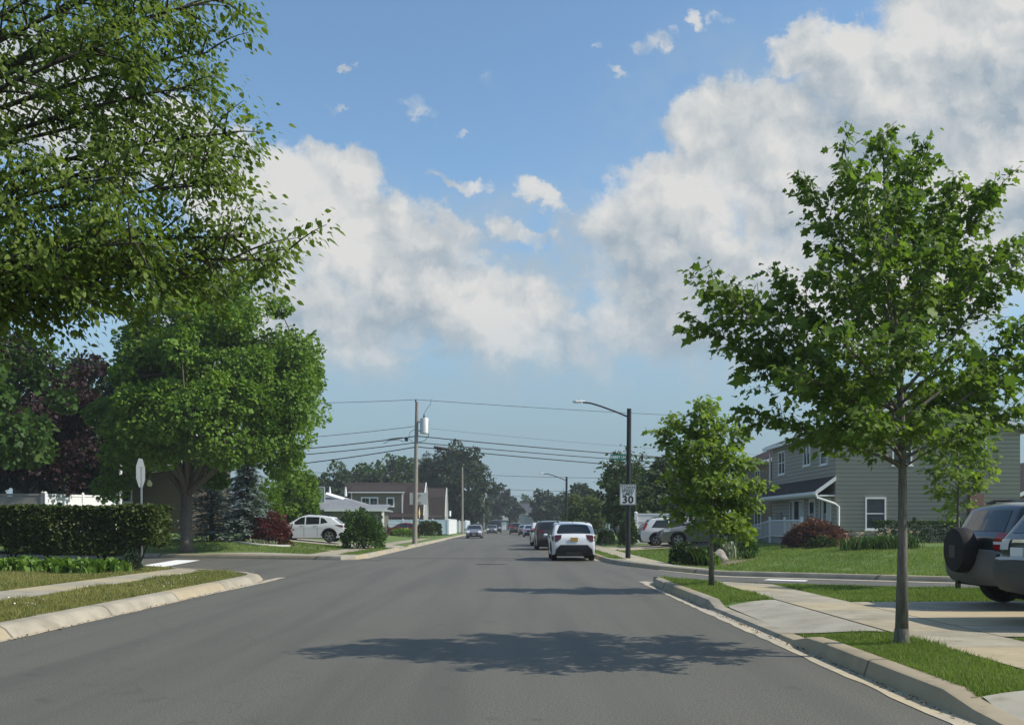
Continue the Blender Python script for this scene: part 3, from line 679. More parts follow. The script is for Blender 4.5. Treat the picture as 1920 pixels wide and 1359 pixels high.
class Car:
    def __init__(s, name, label, loc, rz, top, wb, L, Wd, zb, zr, mat, wheel_r=.34, arch=.06, tumble=.17, belt=.95, cat='car', group=None, rim=None, clad=True, plan=.10, crown=.035):
        s.L, s.W, s.belt, s.zr, s.tumble, s.plan, s.crown, s.mat = L, Wd, belt, zr, tumble, plan, crown, mat
        s.root = empty(name, loc, label, cat, rz, group)
        s.top = smooth_line(top); s.r = .055
        apex = int(np.argmax(s.top[:, 1])); s.rear, s.front = s.top[:apex+1], s.top[apex:]
        s.wb = wb; ar = wheel_r+arch; s.wr = wheel_r
        xr, xf = wb
        zc = wheel_r+.01
        def arc(xc):
            a0 = math.asin(max(-1, min(1, (zb-zc)/ar)))
            return [(xc+ar*math.cos(t), zc+ar*math.sin(t)) for t in np.linspace(a0, math.pi-a0, 14)]
        bot = [(s.top[-1][0]-.02, zb+.02)]+arc(xf)+[((xr+xf)/2, zb-.0)]+arc(xr)+[(s.top[0][0]+.02, zb+.02)]
        poly = [tuple(p) for p in s.top]+bot
        s.poly = poly; s.tp = s.top
        # side skin: points of the outline, inset rows, and a grid inside
        gx, gz = np.meshgrid(np.arange(.05, L, .11), np.arange(zb, zr, .075)); gx, gz = gx.ravel(), gz.ravel()
        k = inpoly_np(gx, gz, poly) & (s.dist(gx, gz) > .10); pts = list(zip(gx[k], gz[k]))
        t_ = np.gradient(s.top, axis=0); t_ /= np.linalg.norm(t_, axis=1, keepdims=True); s.nrm = np.c_[-t_[:, 1], t_[:, 0]]
        if s.nrm[apex, 1] < 0: s.nrm = -s.nrm
        for d in (.012, .028, .052, .08):
            for i in range(0, len(s.top)): 
                p = s.top[i]-s.nrm[i]*d
                if inpoly_np(np.array([p[0]]), np.array([p[1]]), poly)[0]: pts.append(tuple(p))
        V2, Fc = cdt(poly, pts); A = np.array(V2)
        hw = s.hw(A[:, 0], A[:, 1])
        b = MB()
        for sg in (1, -1):
            b.add([(x, sg*h, z) for (x, z), h in zip(V2, hw)], [f if sg < 0 else f[::-1] for f in Fc])
        S = np.array([-1, -.93, -.8, -.55, -.25, 0, .25, .55, .8, .93, 1]); he = s.hw(s.top[:, 0], s.top[:, 1], edge=True)
        vs = []; 
        for i, p in enumerate(s.top):
            for q_ in S:
                o = s.crown*(1-q_*q_); vs.append((p[0]+s.nrm[i][0]*o, q_*he[i], p[1]+s.nrm[i][1]*o))
        m = len(S); b.add(vs, [(i*m+j, i*m+j+1, (i+1)*m+j+1, (i+1)*m+j) for i in range(len(s.top)-1) for j in range(m-1)])
        me = bpy.data.meshes.new('body'); me.from_pydata(b.v, [], b.f); bm = bmesh.new(); bm.from_mesh(me)
        bmesh.ops.remove_doubles(bm, verts=bm.verts, dist=.0008); bmesh.ops.recalc_face_normals(bm, faces=bm.faces); bm.to_mesh(me); bm.free()
        link('body', me, mat, s.root, 40)
        ub = MB(); ub.box(.12, L-.12, -Wd*.36, Wd*.36, zb-.04, zb+.35); ub.box(.3, L-.3, -Wd*.40, Wd*.40, zb+.3, zb+.5); ub.build('underbody', WELL, s.root)
        for sg in (1, -1):
            for xc in wb: s.wheel(xc, sg, rim or ALLOY)
            if clad:
                for xc in wb:
                    a = [(xc+(ar+.0)*math.cos(t), zc+(ar+.0)*math.sin(t)) for t in np.linspace(.02, math.pi-.02, 18)]
                    o = [(xc+(ar+.055)*math.cos(t), zc+(ar+.055)*math.sin(t)) for t in np.linspace(.02, math.pi-.02, 18)]
                    s.strip_side('wheel_arch', a, o, sg, BLACKP, .010)
    def dist(s, x, z):
        a, b = s.tp[:-1], s.tp[1:]; d = b-a; q_ = np.stack([x, z], -1)
        t = np.clip(((q_[:, None]-a)*d).sum(-1)/((d*d).sum(-1)+1e-12), 0, 1)
        return np.linalg.norm(q_[:, None]-(a+d*t[..., None]), axis=-1).min(1)
    def hw(s, x, z, edge=False):
        x, z = np.atleast_1d(np.asarray(x, float)), np.atleast_1d(np.asarray(z, float)); L = s.L
        e = np.maximum(0, np.abs(x-L/2)-L*.30)/(L*.20)
        pl = 1-s.plan*e**2.2
        lo = np.clip((s.belt-z)/s.belt, 0, 1); up = np.clip((z-s.belt)/(s.zr-s.belt), 0, 1)
        v = 1-.055*lo**2.2-s.tumble*up**1.15+.012*np.exp(-((z-s.belt+.12)/.05)**2)
        h = s.W/2*pl*v
        d = np.zeros_like(x) if edge else s.dist(x, z)
        return h-s.r*(1-np.sqrt(np.maximum(0, 1-(1-np.minimum(1, d/s.r))**2)))
    def wheel(s, xc, sg, rim):
        w = .22; y1 = s.W/2*.965; y0 = y1-w; r = s.wr
        if sg < 0: y0, y1 = -y1, -y0
        root = bpy.data.objects.new('wheel', None); COL.objects.link(root); root.parent = s.root; root.location = (xc, (y0+y1)/2, r)
        h = w/2; MB().lathe([(r*.64, -h*.8), (r*.90, -h), (r*.985, -h*.72), (r, -h*.3), (r, h*.3), (r*.985, h*.72), (r*.90, h), (r*.64, h*.8)], (0,0,0), 'y', 28).build('tyre', RUBBER, root, 40)
        b = MB(); o = sg*h*.80
        MB().lathe([(r*.63, -h*.7), (r*.63, h*.7)], (0,0,0), 'y', 20).build('hub_barrel', WELL, root, 40)
        n = 24
        for k in range(n):
            a, a2 = 2*math.pi*k/n, 2*math.pi*(k+1)/n
            b.add([(r*.62*math.cos(a), o*1.05, r*.62*math.sin(a)), (r*.62*math.cos(a2), o*1.05, r*.62*math.sin(a2)), (r*.68*math.cos(a2), o*1.08, r*.68*math.sin(a2)), (r*.68*math.cos(a), o*1.08, r*.68*math.sin(a))], [(0,1,2,3)])
        for k in range(5):
            a = 2*math.pi*k/5+.3
            for off in (-.16, .16):
                d = Vector((math.cos(a+off), 0, math.sin(a+off))); e = Vector((math.cos(a+off*.9), 0, math.sin(a+off*.9)))
                b.obox(d*r*.37+Vector((0, o*1.02, 0)), d, (0,1,0), d.cross(Vector((0,1,0))), r*.28, .012, r*.045)
        b.lathe([(r*.15, -.012), (r*.15, .012)], (0, o*1.06, 0), 'y', 12); b.build('rim', rim, root, 30)
    def strip_side(s, name, a, o, sg, mat, off):
        A = np.array(a+o); h = s.hw(A[:, 0], A[:, 1])+off; n = len(a)
        vs = [(x, sg*hh, z) for (x, z), hh in zip(A, h)]+[(x, sg*(hh-.05), z) for (x, z), hh in zip(A, h)]
        b = MB(); b.add(vs, [(i, i+1, n+i+1, n+i) for i in range(n-1)]+[(n+i, n+i+1, 3*n+i+1, 3*n+i) for i in range(n-1)]+[(i, 2*n+i, 2*n+i+1, i+1) for i in range(n-1)])
        return b.build(name, mat, s.root, 30)
    def side(s, name, poly, mat, off=.006, both=True, step=.08):
        for sg in ((1, -1) if both is True else (both,)):
            pl = dense(poly, step); xs_, zs_ = [p[0] for p in pl], [p[1] for p in pl]
            gx, gz = np.meshgrid(np.arange(min(xs_), max(xs_), step), np.arange(min(zs_), max(zs_), step)); gx, gz = gx.ravel(), gz.ravel(); k = inpoly_np(gx, gz, pl)
            V2, Fc = cdt(pl, list(zip(gx[k], gz[k]))); A = np.array(V2); h = s.hw(A[:, 0], A[:, 1])+off
            b = MB(); b.add([(x, sg*hh, z) for (x, z), hh in zip(V2, h)], Fc); b.build(name, mat, s.root, 60)
    def end(s, name, rows, mat, which='rear', off=.006, ns=8):
        """a skin on the tail or nose: rows = (z, left, right) in fractions of the half-width"""
        ln = s.rear if which == 'rear' else s.front[::-1]; i0 = 0 if which == 'rear' else len(s.rear)-1
        nr = s.nrm[:len(s.rear)] if which == 'rear' else s.nrm[len(s.rear)-1:][::-1]
        zz = np.maximum.accumulate(ln[:, 1]+np.arange(len(ln))*1e-6)
        rr = []
        for (z0, l0, r0), (z1, l1, r1) in zip(rows[:-1], rows[1:]):
            k = max(1, int(abs(z1-z0)/.05))
            rr += [(z0+(z1-z0)*t/k, l0+(l1-l0)*t/k, r0+(r1-r0)*t/k) for t in range(k)]
        rr.append(rows[-1]); vs = []
        for z, l, r_ in rr:
            x = np.interp(z, zz, ln[:, 0]); n_ = np.array([np.interp(z, zz, nr[:, 0]), np.interp(z, zz, nr[:, 1])]); n_ /= np.linalg.norm(n_)
            he = s.hw(x, z, True)[0]
            for q_ in np.linspace(l, r_, ns+1):
                o = s.crown*(1-q_*q_)+off; vs.append((x+n_[0]*o, q_*he, z+n_[1]*o))
        m = ns+1; b = MB(); b.add(vs, [(i*m+j, i*m+j+1, (i+1)*m+j+1, (i+1)*m+j) for i in range(len(rr)-1) for j in range(ns)])
        return b.build(name, mat, s.root, 60)
    def plate(s, x, z, mat=AMBER, y=0.0):
        b = MB(); b.box(x-.012, x+.012, y-.155, y+.155, z-.08, z+.08); return b.build('licence_plate', mat, s.root)
    def mirror(s, x, z, mat):
        for sg in (1, -1):
            h = s.hw(x, z)[0]; b = MB(); b.lathe([(.02,-.1),(.075,-.06),(.09,.02),(.07,.09),(.03,.1)], (x, sg*(h+.12), z), 'y', 10); b.obox((x, sg*(h+.03), z-.03), (1,0,0), (0,1,0), (0,0,1), .03, .06, .015); b.build('mirror', mat, s.root, 40)
    def rails(s, x0, x1, z, mat=BLACKP, inset=.80):
        for sg in (1, -1):
            b = MB(); y = sg*s.W/2*(1-s.tumble)*inset
            b.tube([(x0, y, z-.05), (x0+.12, y, z), ((x0+x1)/2, y, z+.015), (x1-.12, y, z), (x1, y, z-.05)], .022, 8)
            for xx in (x0+.1, (x0+x1)/2, x1-.1): b.box(xx-.04, xx+.04, y-.015, y+.015, z-.09, z)
            b.build('roof_rail', mat, s.root, 40)
GL = glass()
def suv_top(L, H, hood=1.0, tail=.0, rake=.45, cowl=.36, wind=.50, bump=.5):
    """silhouette of a crossover, from the tail round the roof to the nose; tail leans by rake"""
    xc, xw = L-cowl*L*.72, L*wind
    return [(.10,.30),(.03,.42),(.0,.60),(.02,.80),(.05,H*.60),(.10+rake*.15,H*.68),(.10+rake*.55,H*.82),(.16+rake*.85,H*.935),(.42+rake*.85,H*.975),(L*.36,H),(xw-.12,H*.985),(xw+.10,H*.945),
            (xw+.42,H*.80),(xc,H*.665),(xc+.35,H*.632),(L-.42,H*.58),(L-.14,H*.505),(L-.03,H*.43),(L,H*.34),(L-.02,.36),(L-.10,.26)]
# ------------------------------------------------------------------ houses
WTRIM = plain('white_trim', (.70,.71,.70), .45, var=.06); DGLASS = glass('window_glass', (.02,.028,.034))
CURTAIN = plain('curtain', (.5,.5,.48), .8)
def window(parent, c, u, nrm, w, h, mull=(), bars=(), mat=None, curtain=False, fr=.07, muntins=None):
    """a window on a wall: centre c, u along the wall, nrm out of it"""
    c, u, nrm = Vector(c), Vector(u).normalized(), Vector(nrm).normalized(); z = Vector((0,0,1)); b = MB()
    for s_ in (-1, 1):
        b.obox(c+u*s_*(w/2-fr/2)+nrm*.022, u, nrm, z, fr/2, .03, h/2)
        b.obox(c+z*s_*(h/2-fr/2)+nrm*.020, u, nrm, z, w/2-fr, .03, fr/2)
    b.obox(c-z*(h/2+.03)+nrm*.04, u, nrm, z, w/2+.05, .05, .03)
    for m in mull: b.obox(c+u*m*w+nrm*.016, u, nrm, z, fr*.5, .026, h/2-fr)
    for m in bars: b.obox(c+z*m*h+nrm*.013, u, nrm, z, w/2-fr, .022, fr*.35)
    f = b.build('window', mat or WTRIM, parent)
    p = MB(); p.obox(c+nrm*.004, u, nrm, z, w/2-fr*.6, .004, h/2-fr*.6); p.build('pane', DGLASS, f)
    if muntins:
        g = MB()
        for i in range(1, muntins[0]): g.obox(c+u*(i/muntins[0]-.5)*w+nrm*.010, u, nrm, z, .010, .010, h/2-fr)
        for i in range(1, muntins[1]): g.obox(c+z*(i/muntins[1]-.5)*h+nrm*.009, u, nrm, z, w/2-fr, .010, .010)
        g.build('muntin', mat or WTRIM, f)
    if curtain:
        k = MB(); k.obox(c+u*(-w*.28)+nrm*.010, u, nrm, z, w*.12, .003, h/2-fr); k.build('curtain', CURTAIN, f); k = MB(); k.obox(c+u*(w*.3)+nrm*.010, u, nrm, z, w*.08, .003, h/2-fr); k.build('curtain', CURTAIN, f)
    return f
def gable_y(parent, x0, x1, y0, y1, z0, ze, zr, mat, rmat, over=.35, th=.16, trim=None, xr=None):
    """walls with gables to the front and back, ridge along y"""
    xm = (x0+x1)/2 if xr is None else xr
    b = MB(); b.prism([(x0,z0),(x1,z0),(x1,ze),(xm,zr),(x0,ze)], 'y', y0, y1); w = b.build('wall', mat, parent)
    r_ = MB()
    for xa, sg in ((x0, -1), (x1, 1)):
        sl = (zr-ze)/abs(xm-xa); xe = xa+sg*over; zz = ze-sl*over
        r_.prism([(xm, zr+.02), (xe, zz+.02), (xe, zz+th), (xm, zr+th+.02)], 'y', y0-over, y1+over)
    r = r_.build('roof', rmat, parent)
    t = MB()
    for xa, sg in ((x0, -1), (x1, 1)):
        sl = (zr-ze)/abs(xm-xa); xe = xa+sg*over; zz = ze-sl*over
        t.box(min(xe, xe+sg*.1), max(xe, xe+sg*.1), y0-over, y1+over, zz-.06, zz+.12)
        t.prism([(xm, zr-.12), (xe, zz-.14), (xe, zz+.10), (xm, zr+.12)], 'y', y0-over-.04, y0-over-.004)
    t.build('fascia', trim or WTRIM, parent)
    return w, r
def gable_x(parent, x0, x1, y0, y1, z0, ze, zr, mat, rmat, over=.35, th=.16, trim=None, endmat=None):
    ym = (y0+y1)/2
    b = MB(); b.prism([(y0,z0),(y1,z0),(y1,ze),(ym,zr),(y0,ze)], 'x', x0, x1); w = b.build('wall', mat, parent)
    r_ = MB(); t = MB()
    for ya, sg in ((y0, -1), (y1, 1)):
        sl = (zr-ze)/abs(ym-ya); yE = ya+sg*over; zz = ze-sl*over
        r_.prism([(ym, zr+.02), (yE, zz+.02), (yE, zz+th), (ym, zr+th+.02)], 'x', x0-over, x1+over)
        t.box(x0-over, x1+over, min(yE, yE+sg*.1), max(yE, yE+sg*.1), zz-.06, zz+.12)
        for xx in (x0-over-.04, x1+over+.004): t.prism([(ym, zr-.14), (yE, zz-.16), (yE, zz+.12), (ym, zr+.14)], 'x', xx, xx+.036)
    r_.build('roof', rmat, parent); t.build('fascia', trim or WTRIM, parent)
    if endmat:
        e = MB(); e.prism([(y0+.02,z0),(y1-.02,z0),(y1-.02,ze-.02),(ym,zr-.05),(y0+.02,ze-.02)], 'x', x1+.004, x1+.03); e.build('gable_wall', endmat, parent)
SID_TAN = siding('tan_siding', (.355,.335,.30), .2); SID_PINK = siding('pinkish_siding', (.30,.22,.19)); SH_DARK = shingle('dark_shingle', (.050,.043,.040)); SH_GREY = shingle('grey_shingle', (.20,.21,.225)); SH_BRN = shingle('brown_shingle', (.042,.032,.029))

# the two-storey tan house on the far right corner
hs = empty('house', (15.6, 45, 0), 'two storey tan sided house with dark porch roof behind the dusty red maple', 'house')
def loc(o): return o
H0 = (15.6, 45.0)
def HX(*a): return tuple(a)
hz0, hze, hzr = .1, 6.1, 7.7
gable_y(hs, 0, 8.9, 0, 11.0, hz0, hze, hzr, SID_TAN, SH_DARK, over=.38)
pr = MB(); pr.prism([(-.42,3.02),(.0,3.62),(.0,3.86),(-.62,2.98)], 'y', -.05, 11.3); pr.prism([(-.62,2.98),(-.42,3.0),(-.42,2.86),(-.62,2.86)], 'y', -.05, 11.3)
pr = MB(); pr.prism([(-.95,2.96),(-.004,3.66),(-.004,3.84),(-.98,3.06)], 'y', -.02, 11.2); pr.build('porch_roof', SH_DARK, hs)
g = MB(); g.box(-1.08, -.97, -.06, 11.25, 2.93, 3.08); g.box(-.96, -.004, .06, 11.1, 2.86, 2.93); g.prism([(-1.0,2.9),(-.004,3.62),(-.004,3.82),(-1.0,3.1)], 'y', -.10, -.03); g.build('gutter_board', WTRIM, hs)
ds = MB(); ds.tube([(-.98,-.1,2.95),(-.93,-.12,2.78),(-.1,-.14,2.50),(.10,-.14,2.36),(.10,-.12,.5),(.0,-.2,.42)], .058, 8); ds.build('downspout', WTRIM, hs, 40)
ds = MB(); ds.tube([(-.1,11.06,6.0),(-.1,11.06,3.9)], .05, 8); ds.build('downspout', WTRIM, hs, 40)
FX = (0,1,0); NXm = (-1,0,0)
window(hs, (0,8.9,5.05), FX, NXm, 1.25, 1.35, mull=(0,), bars=(0,)); window(hs, (0,4.3,5.15), FX, NXm, 1.15, 1.1, mull=(0,)); window(hs, (0,1.6,5.1), FX, NXm, 1.1, 1.25, bars=(0,))
window(hs, (0,6.1,1.95), FX, NXm, 2.5, 1.75, mull=(-.2,.2), curtain=True); window(hs, (0,1.45,2.0), FX, NXm, 1.7, 1.6, mull=(-.17,.17), curtain=True)
dr = MB(); dr.box(-.045, -.004, 2.95, 3.95, .75, 2.85); dr.build('door', WTRIM, hs); dp = MB(); dp.box(-.052, -.047, 3.12, 3.78, 1.5, 2.65); dp.build('door_glass', DGLASS, hs)
db = MB(); db.box(-.05, -.004, 8.9, 10.0, .75, 2.2); db.build('door', plain('grey_door', (.22,.2,.18), .5), hs)
window(hs, (1.92,0,2.02), (1,0,0), (0,-1,0), 1.0, 1.55, bars=(.0,)); window(hs, (3.2,0,5.0), (1,0,0), (0,-1,0), .95, 1.3, bars=(0,)); window(hs, (6.8,0,5.0), (1,0,0), (0,-1,0), .95, 1.3, bars=(0,))
bk = MB(); bk.box(6.35, 7.0, -.32, -.004, hz0, 2.95); bk.build('chimney', brickm(), hs)
dk = MB(); dk.box(-1.35, -.01, .6, 8.4, .2, .74); dk.build('deck', plain('deck_boards', (.30,.28,.26), .7), hs)
# porch railing with a sloping ramp
rl = empty('porch_railing', (14.15, 45.6, .5), 'white slatted porch railing with a sloping ramp rail in front of the tan house', 'railing')
t = MB(); t.tube([(0,0,1.2),(0,5.6,1.2)], .035, 4); t.tube([(0,0,.38),(0,5.6,.38)], .03, 4); t.build('rail', WTRIM, rl)
t = MB(); t.tube([(-.0,5.6,1.2),(-.15,13.4,.55)], .035, 4); t.tube([(0,5.6,.38),(-.15,13.4,-.3)], .03, 4); t.build('rail', WTRIM, rl)
t = MB(); t.tube([(-1.2,5.4,.85),(-1.2,13.2,.30)], .035, 4); t.tube([(-1.2,5.4,.05),(-1.2,13.2,-.3)], .03, 4); t.build('rail', WTRIM, rl)
for (x, y, z) in ((0,0,1.3),(0,2.8,1.3),(0,5.6,1.35),(-.07,9.4,1.0),(-.15,13.4,.7),(-1.2,5.4,1.0),(-1.2,9.3,.7),(-1.2,13.2,.45)):
    t = MB(); t.box(x-.055, x+.055, y-.055, y+.055, -.45, z); t.lathe([(.085,0),(.085,.03),(.02,.08)], (x,y,z), 'z', 4); t.build('post', WTRIM, rl)
sl = MB(); sl.box(-.014,.014,-.016,.016,0,.82); slm = sl.mesh('baluster'); slm.materials.append(WTRIM)
def bal(x, y, z):
    o = bpy.data.objects.new('baluster', slm); COL.objects.link(o); o.parent = rl; o.location = (x, y, z)
for k in range(27): bal(0, .18+k*.20, .38)
for k in range(32): f = (k+.5)/32; bal(-.15*f, 5.6+7.8*f, .38-.68*f)
for k in range(26): f = (k+.5)/26; bal(-1.2, 5.4+7.8*f, .04-.35*f)

hd = empty('house', (16.2, 58.5, 0), 'pinkish brown sided house next beyond the tan house', 'house')
gable_y(hd, 0, 9, 0, 10, 0, 5.6, 7.6, SID_PINK, SH_BRN, over=.4); window(hd, (0,3,4.4), FX, NXm, 1.2, 1.3, mull=(0,)); window(hd, (0,7,4.4), FX, NXm, 1.2, 1.3, mull=(0,)); window(hd, (0,3,1.9), FX, NXm, 1.6, 1.3, mull=(0,))
for zz in (3.4, 3.9, 4.6): 
    t = MB(); t.box(.05, 1.6, -.05, -.004, zz, zz+.08); t.build('trim_board', SH_DARK, hd)
he_ = empty('house', (30.5, 56, 0), 'brick house with a white eave at the edge beyond the tan house', 'house')
gable_y(he_, 0, 10, 0, 9, 0, 3.4, 5.6, brickm(), SH_DARK, over=.45); window(he_, (2.0,0,2.2), (1,0,0), (0,-1,0), 1.6, 1.2, mull=(0,))
# dusky house in the trees on the left
hl = empty('house', (-30.5, 57, 0), 'brown house with white framed windows in deep shade behind the white fence', 'house')
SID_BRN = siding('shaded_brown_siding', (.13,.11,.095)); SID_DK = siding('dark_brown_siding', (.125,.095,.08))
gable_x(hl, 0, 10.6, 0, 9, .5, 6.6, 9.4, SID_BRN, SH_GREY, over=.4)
window(hl, (4.1,0,3.95), (1,0,0), (0,-1,0), 1.75, 1.35, mull=(0,), muntins=(6,3)); window(hl, (7.0,0,3.7), (1,0,0), (0,-1,0), .62, 1.7); pass
window(hl, (4.1,0,6.0), (1,0,0), (0,-1,0), 1.3, 1.0, mull=(0,)); window(hl, (9.5,0,6.0), (1,0,0), (0,-1,0), 1.3, 1.0, mull=(0,))
ay = MB(); ay.prism([(-.02,5.3),(-1.3,4.95),(-1.3,5.05),(-.02,5.42)], 'x', 8.0, 10.5); ay.build('awning', plain('grey_awning', (.35,.36,.36), .6), hl)
# grey roofed ranch house
hr = empty('house', (-25.5, 83, 0), 'low ranch house with a pale grey hipped roof and skylight behind the basketball hoop', 'house')
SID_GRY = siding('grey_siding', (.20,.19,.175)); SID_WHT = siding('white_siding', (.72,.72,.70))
b = MB(); b.box(.4, 13.2, .4, 10, .2, 2.85); b.build('wall', SID_GRY, hr)
b = MB(); b.add([(0,0,2.85),(13.6,0,2.85),(13.6,10.4,2.85),(0,10.4,2.85),(3,5.2,4.45),(8.4,5.2,4.45),(0,0,2.73),(13.6,0,2.73),(13.6,10.4,2.73),(0,10.4,2.73)],
    [(0,1,5,4),(1,2,5),(2,3,4,5),(3,0,4),(6,7,1,0),(7,8,2,1),(8,9,3,2),(9,6,0,3),(6,9,8,7)]); b.build('roof', SH_GREY, hr)
b = MB(); b.obox((9.3,3.4,4.0), (1,0,-.31), (0,.93,.36), (0,-.36,.93), 1.0, .28, .10); b.build('skylight', WTRIM, hr)
for (x, y) in ((8.2,5.6),(9.6,6.2)):
    b = MB(); b.lathe([(.14,0),(.12,.4),(.04,.9)], (x,y,4.2), 'z', 8); b.build('roof_vent', WTRIM, hr, 40)
b = MB(); b.prism([(-1.4,2.72),(2.2,3.2),(2.2,3.34),(-1.4,2.84)], 'x', 9.2, 14.4); b.build('roof', SH_GREY, hr)
b = MB(); b.box(9.1, 14.5, -1.5, -1.41, 2.66, 2.88); b.build('fascia', WTRIM, hr)
b = MB(); b.box(9.6, 14.0, -1.0, .39, .2, 2.75); b.build('wall', SID_GRY, hr)
b = MB(); b.prism([(-1.05,1.45),(.4,1.45),(.4,3.05),(-1.05,2.78)], 'x', 14.01, 14.08); b.prism([(.05,.2),(.4,.2),(.4,1.45),(.05,1.45)], 'x', 14.01, 14.07); b.build('gable_wall', SID_WHT, hr)
window(hr, (6,.4,1.9), (1,0,0), (0,-1,0), 1.6, 1.1, mull=(0,)); window(hr, (2.4,.4,1.9), (1,0,0), (0,-1,0), 1.4, 1.1, mull=(0,))
def gambrel(x0, x1, y0, Z, label, zoff=0, dormer=None, gm=None, s=1.0):
    h = empty('house', (x0, y0, zoff), label, 'house'); L = x1-x0; dp = 6.6*s
    prof = [(0,.0),(dp,0),(dp,2.7*s),(dp*.80,5.5*s),(dp/2,6.9*s),(dp*.20,5.5*s),(0,2.7*s)]
    w = MB(); w.prism(prof, 'x', 0, L); w.build('wall', SID_DK, h)
    r = MB()
    for a, b2 in (((-.35,2.45*s),(dp*.20,5.56*s)),((dp*.20,5.56*s),(dp/2,6.98*s)),((dp/2,6.98*s),(dp*.8,5.56*s)),((dp*.8,5.56*s),(dp+.35,2.45*s))):
        r.prism([a, b2, (b2[0], b2[1]+.16), (a[0], a[1]+.16)], 'x', -.3, L+.05)
    r.build('roof', SH_BRN, h)
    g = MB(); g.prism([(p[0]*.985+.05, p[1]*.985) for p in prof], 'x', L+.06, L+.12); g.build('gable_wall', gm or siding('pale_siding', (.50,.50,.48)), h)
    t = MB(); 
    for a, b2 in (((-.35,2.40*s),(dp*.20,5.52*s)),((dp*.20,5.52*s),(dp/2,6.95*s)),((dp/2,6.95*s),(dp*.8,5.52*s)),((dp*.8,5.52*s),(dp+.35,2.40*s))):
        t.prism([a, b2, (b2[0], b2[1]+.24), (a[0], a[1]+.24)], 'x', L+.125, L+.2)
    t.build('fascia', WTRIM, h)
    if dormer:
        d0, d1 = dormer; d = MB(); d.box(d0, d1, -.15, dp*.45, 2.75*s, 5.65*s); d.build('dormer_wall', siding('taupe_siding', (.20,.165,.145)), h)
        r = MB(); r.prism([(-.5,5.62*s),(dp*.5,6.75*s),(dp*.5,6.9*s),(-.5,5.78*s)], 'x', d0-.25, d1+.25); r.build('roof', SH_BRN, h)
        t = MB(); t.box(d0-.3, d1+.3, -.6, -.51, 5.6*s, 5.74*s)
        for xx in (d0, d1-.14): t.box(xx, xx+.14, -.2, -.155, 2.75*s, 5.6*s)
        t.build('fascia', WTRIM, h)
        window(h, (d0+(d1-d0)*.36, -.15, 4.35*s), (1,0,0), (0,-1,0), 2.2, 1.35, mull=(0,), muntins=(4,2), fr=.16); window(h, (d0+(d1-d0)*.76, -.15, 4.4*s), (1,0,0), (0,-1,0), 1.0, 1.2, fr=.16)
    for k in range(3): window(h, (L*(.3+.25*k), -.0, 1.6*s), (1,0,0), (0,-1,0), 1.3, 1.2, mull=(0,), fr=.12)
    ov = MB(); ov.prism([(-1.5,2.2*s),(0,2.75*s),(0,2.9*s),(-1.5,2.34*s)], 'x', L*.45, L-.2); ov.build('porch_roof', SH_BRN, h)
    return h
gambrel(-21.5, -11.4, 119, 0, 'brown gambrel house with white framed dormer windows behind the utility pole', .2, dormer=(1.0, 7.6), s=.95)
gambrel(-22, -10.6, 146, 0, 'dark roofed gambrel house with a thin white gable beside the big dark tree', .2, s=1.0)
# blue-grey house at the end of the road
hf = empty('house', (-1.0, 300, 0), 'blue grey house with a white edged front gable closing the end of the road', 'house')
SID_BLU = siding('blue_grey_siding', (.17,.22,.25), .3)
gable_x(hf, -5, 9.5, 2.5, 10, 0, 5.2, 8.4, SID_BLU, shingle('slate_shingle', (.06,.065,.075)), over=.4)
gable_y(hf, .3, 5.1, 0, 3.4, 0, 5.6, 7.2, SID_BLU, shingle('slate_shingle', (.06,.065,.075)), over=.4)
window(hf, (2.6,0,4.5), (1,0,0), (0,-1,0), 1.9, 1.3, mull=(0,), fr=.15); window(hf, (2.6,0,1.6), (1,0,0), (0,-1,0), 1.5, 1.5, fr=.2); window(hf, (7.4,2.5,4.4), (1,0,0), (0,-1,0), 1.9, 1.3, mull=(-.2,.2), fr=.15)
hg = empty('garage', (-9.2, 262, 0), 'low garage with a white door beside the road end', 'garage')
gable_x(hg, 0, 8, 0, 6, 0, 2.9, 3.9, SID_BLU, SH_GREY, over=.3); b = MB(); b.box(4.5, 7.6, -.06, -.004, .05, 2.3); b.build('door', WTRIM, hg)
# small blue porch house on the right
hp = empty('house', (9.6, 112, 0), 'small grey blue house with a white porch half hidden behind the willow', 'house')
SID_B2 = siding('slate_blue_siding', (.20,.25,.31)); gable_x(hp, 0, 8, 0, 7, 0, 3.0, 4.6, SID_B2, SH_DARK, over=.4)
b = MB(); b.box(.2, 3.6, -1.6, -.01, .2, .6); b.build('porch', SID_B2, hp)
for xx in (.3, 1.9, 3.4):
    b = MB(); b.box(xx-.07, xx+.07, -1.55, -1.4, .6, 2.7); b.build('post', WTRIM, hp)
b = MB(); b.prism([(-1.8,2.65),(0,2.95),(0,3.1),(-1.8,2.8)], 'x', -.1, 3.8); b.build('porch_roof', SH_DARK, hp); window(hp, (1.2,0,1.8), (1,0,0), (0,-1,0), 1.1, 1.2, fr=.12); window(hp, (2.8,0,1.8), (1,0,0), (0,-1,0), .9, 1.2, fr=.12)

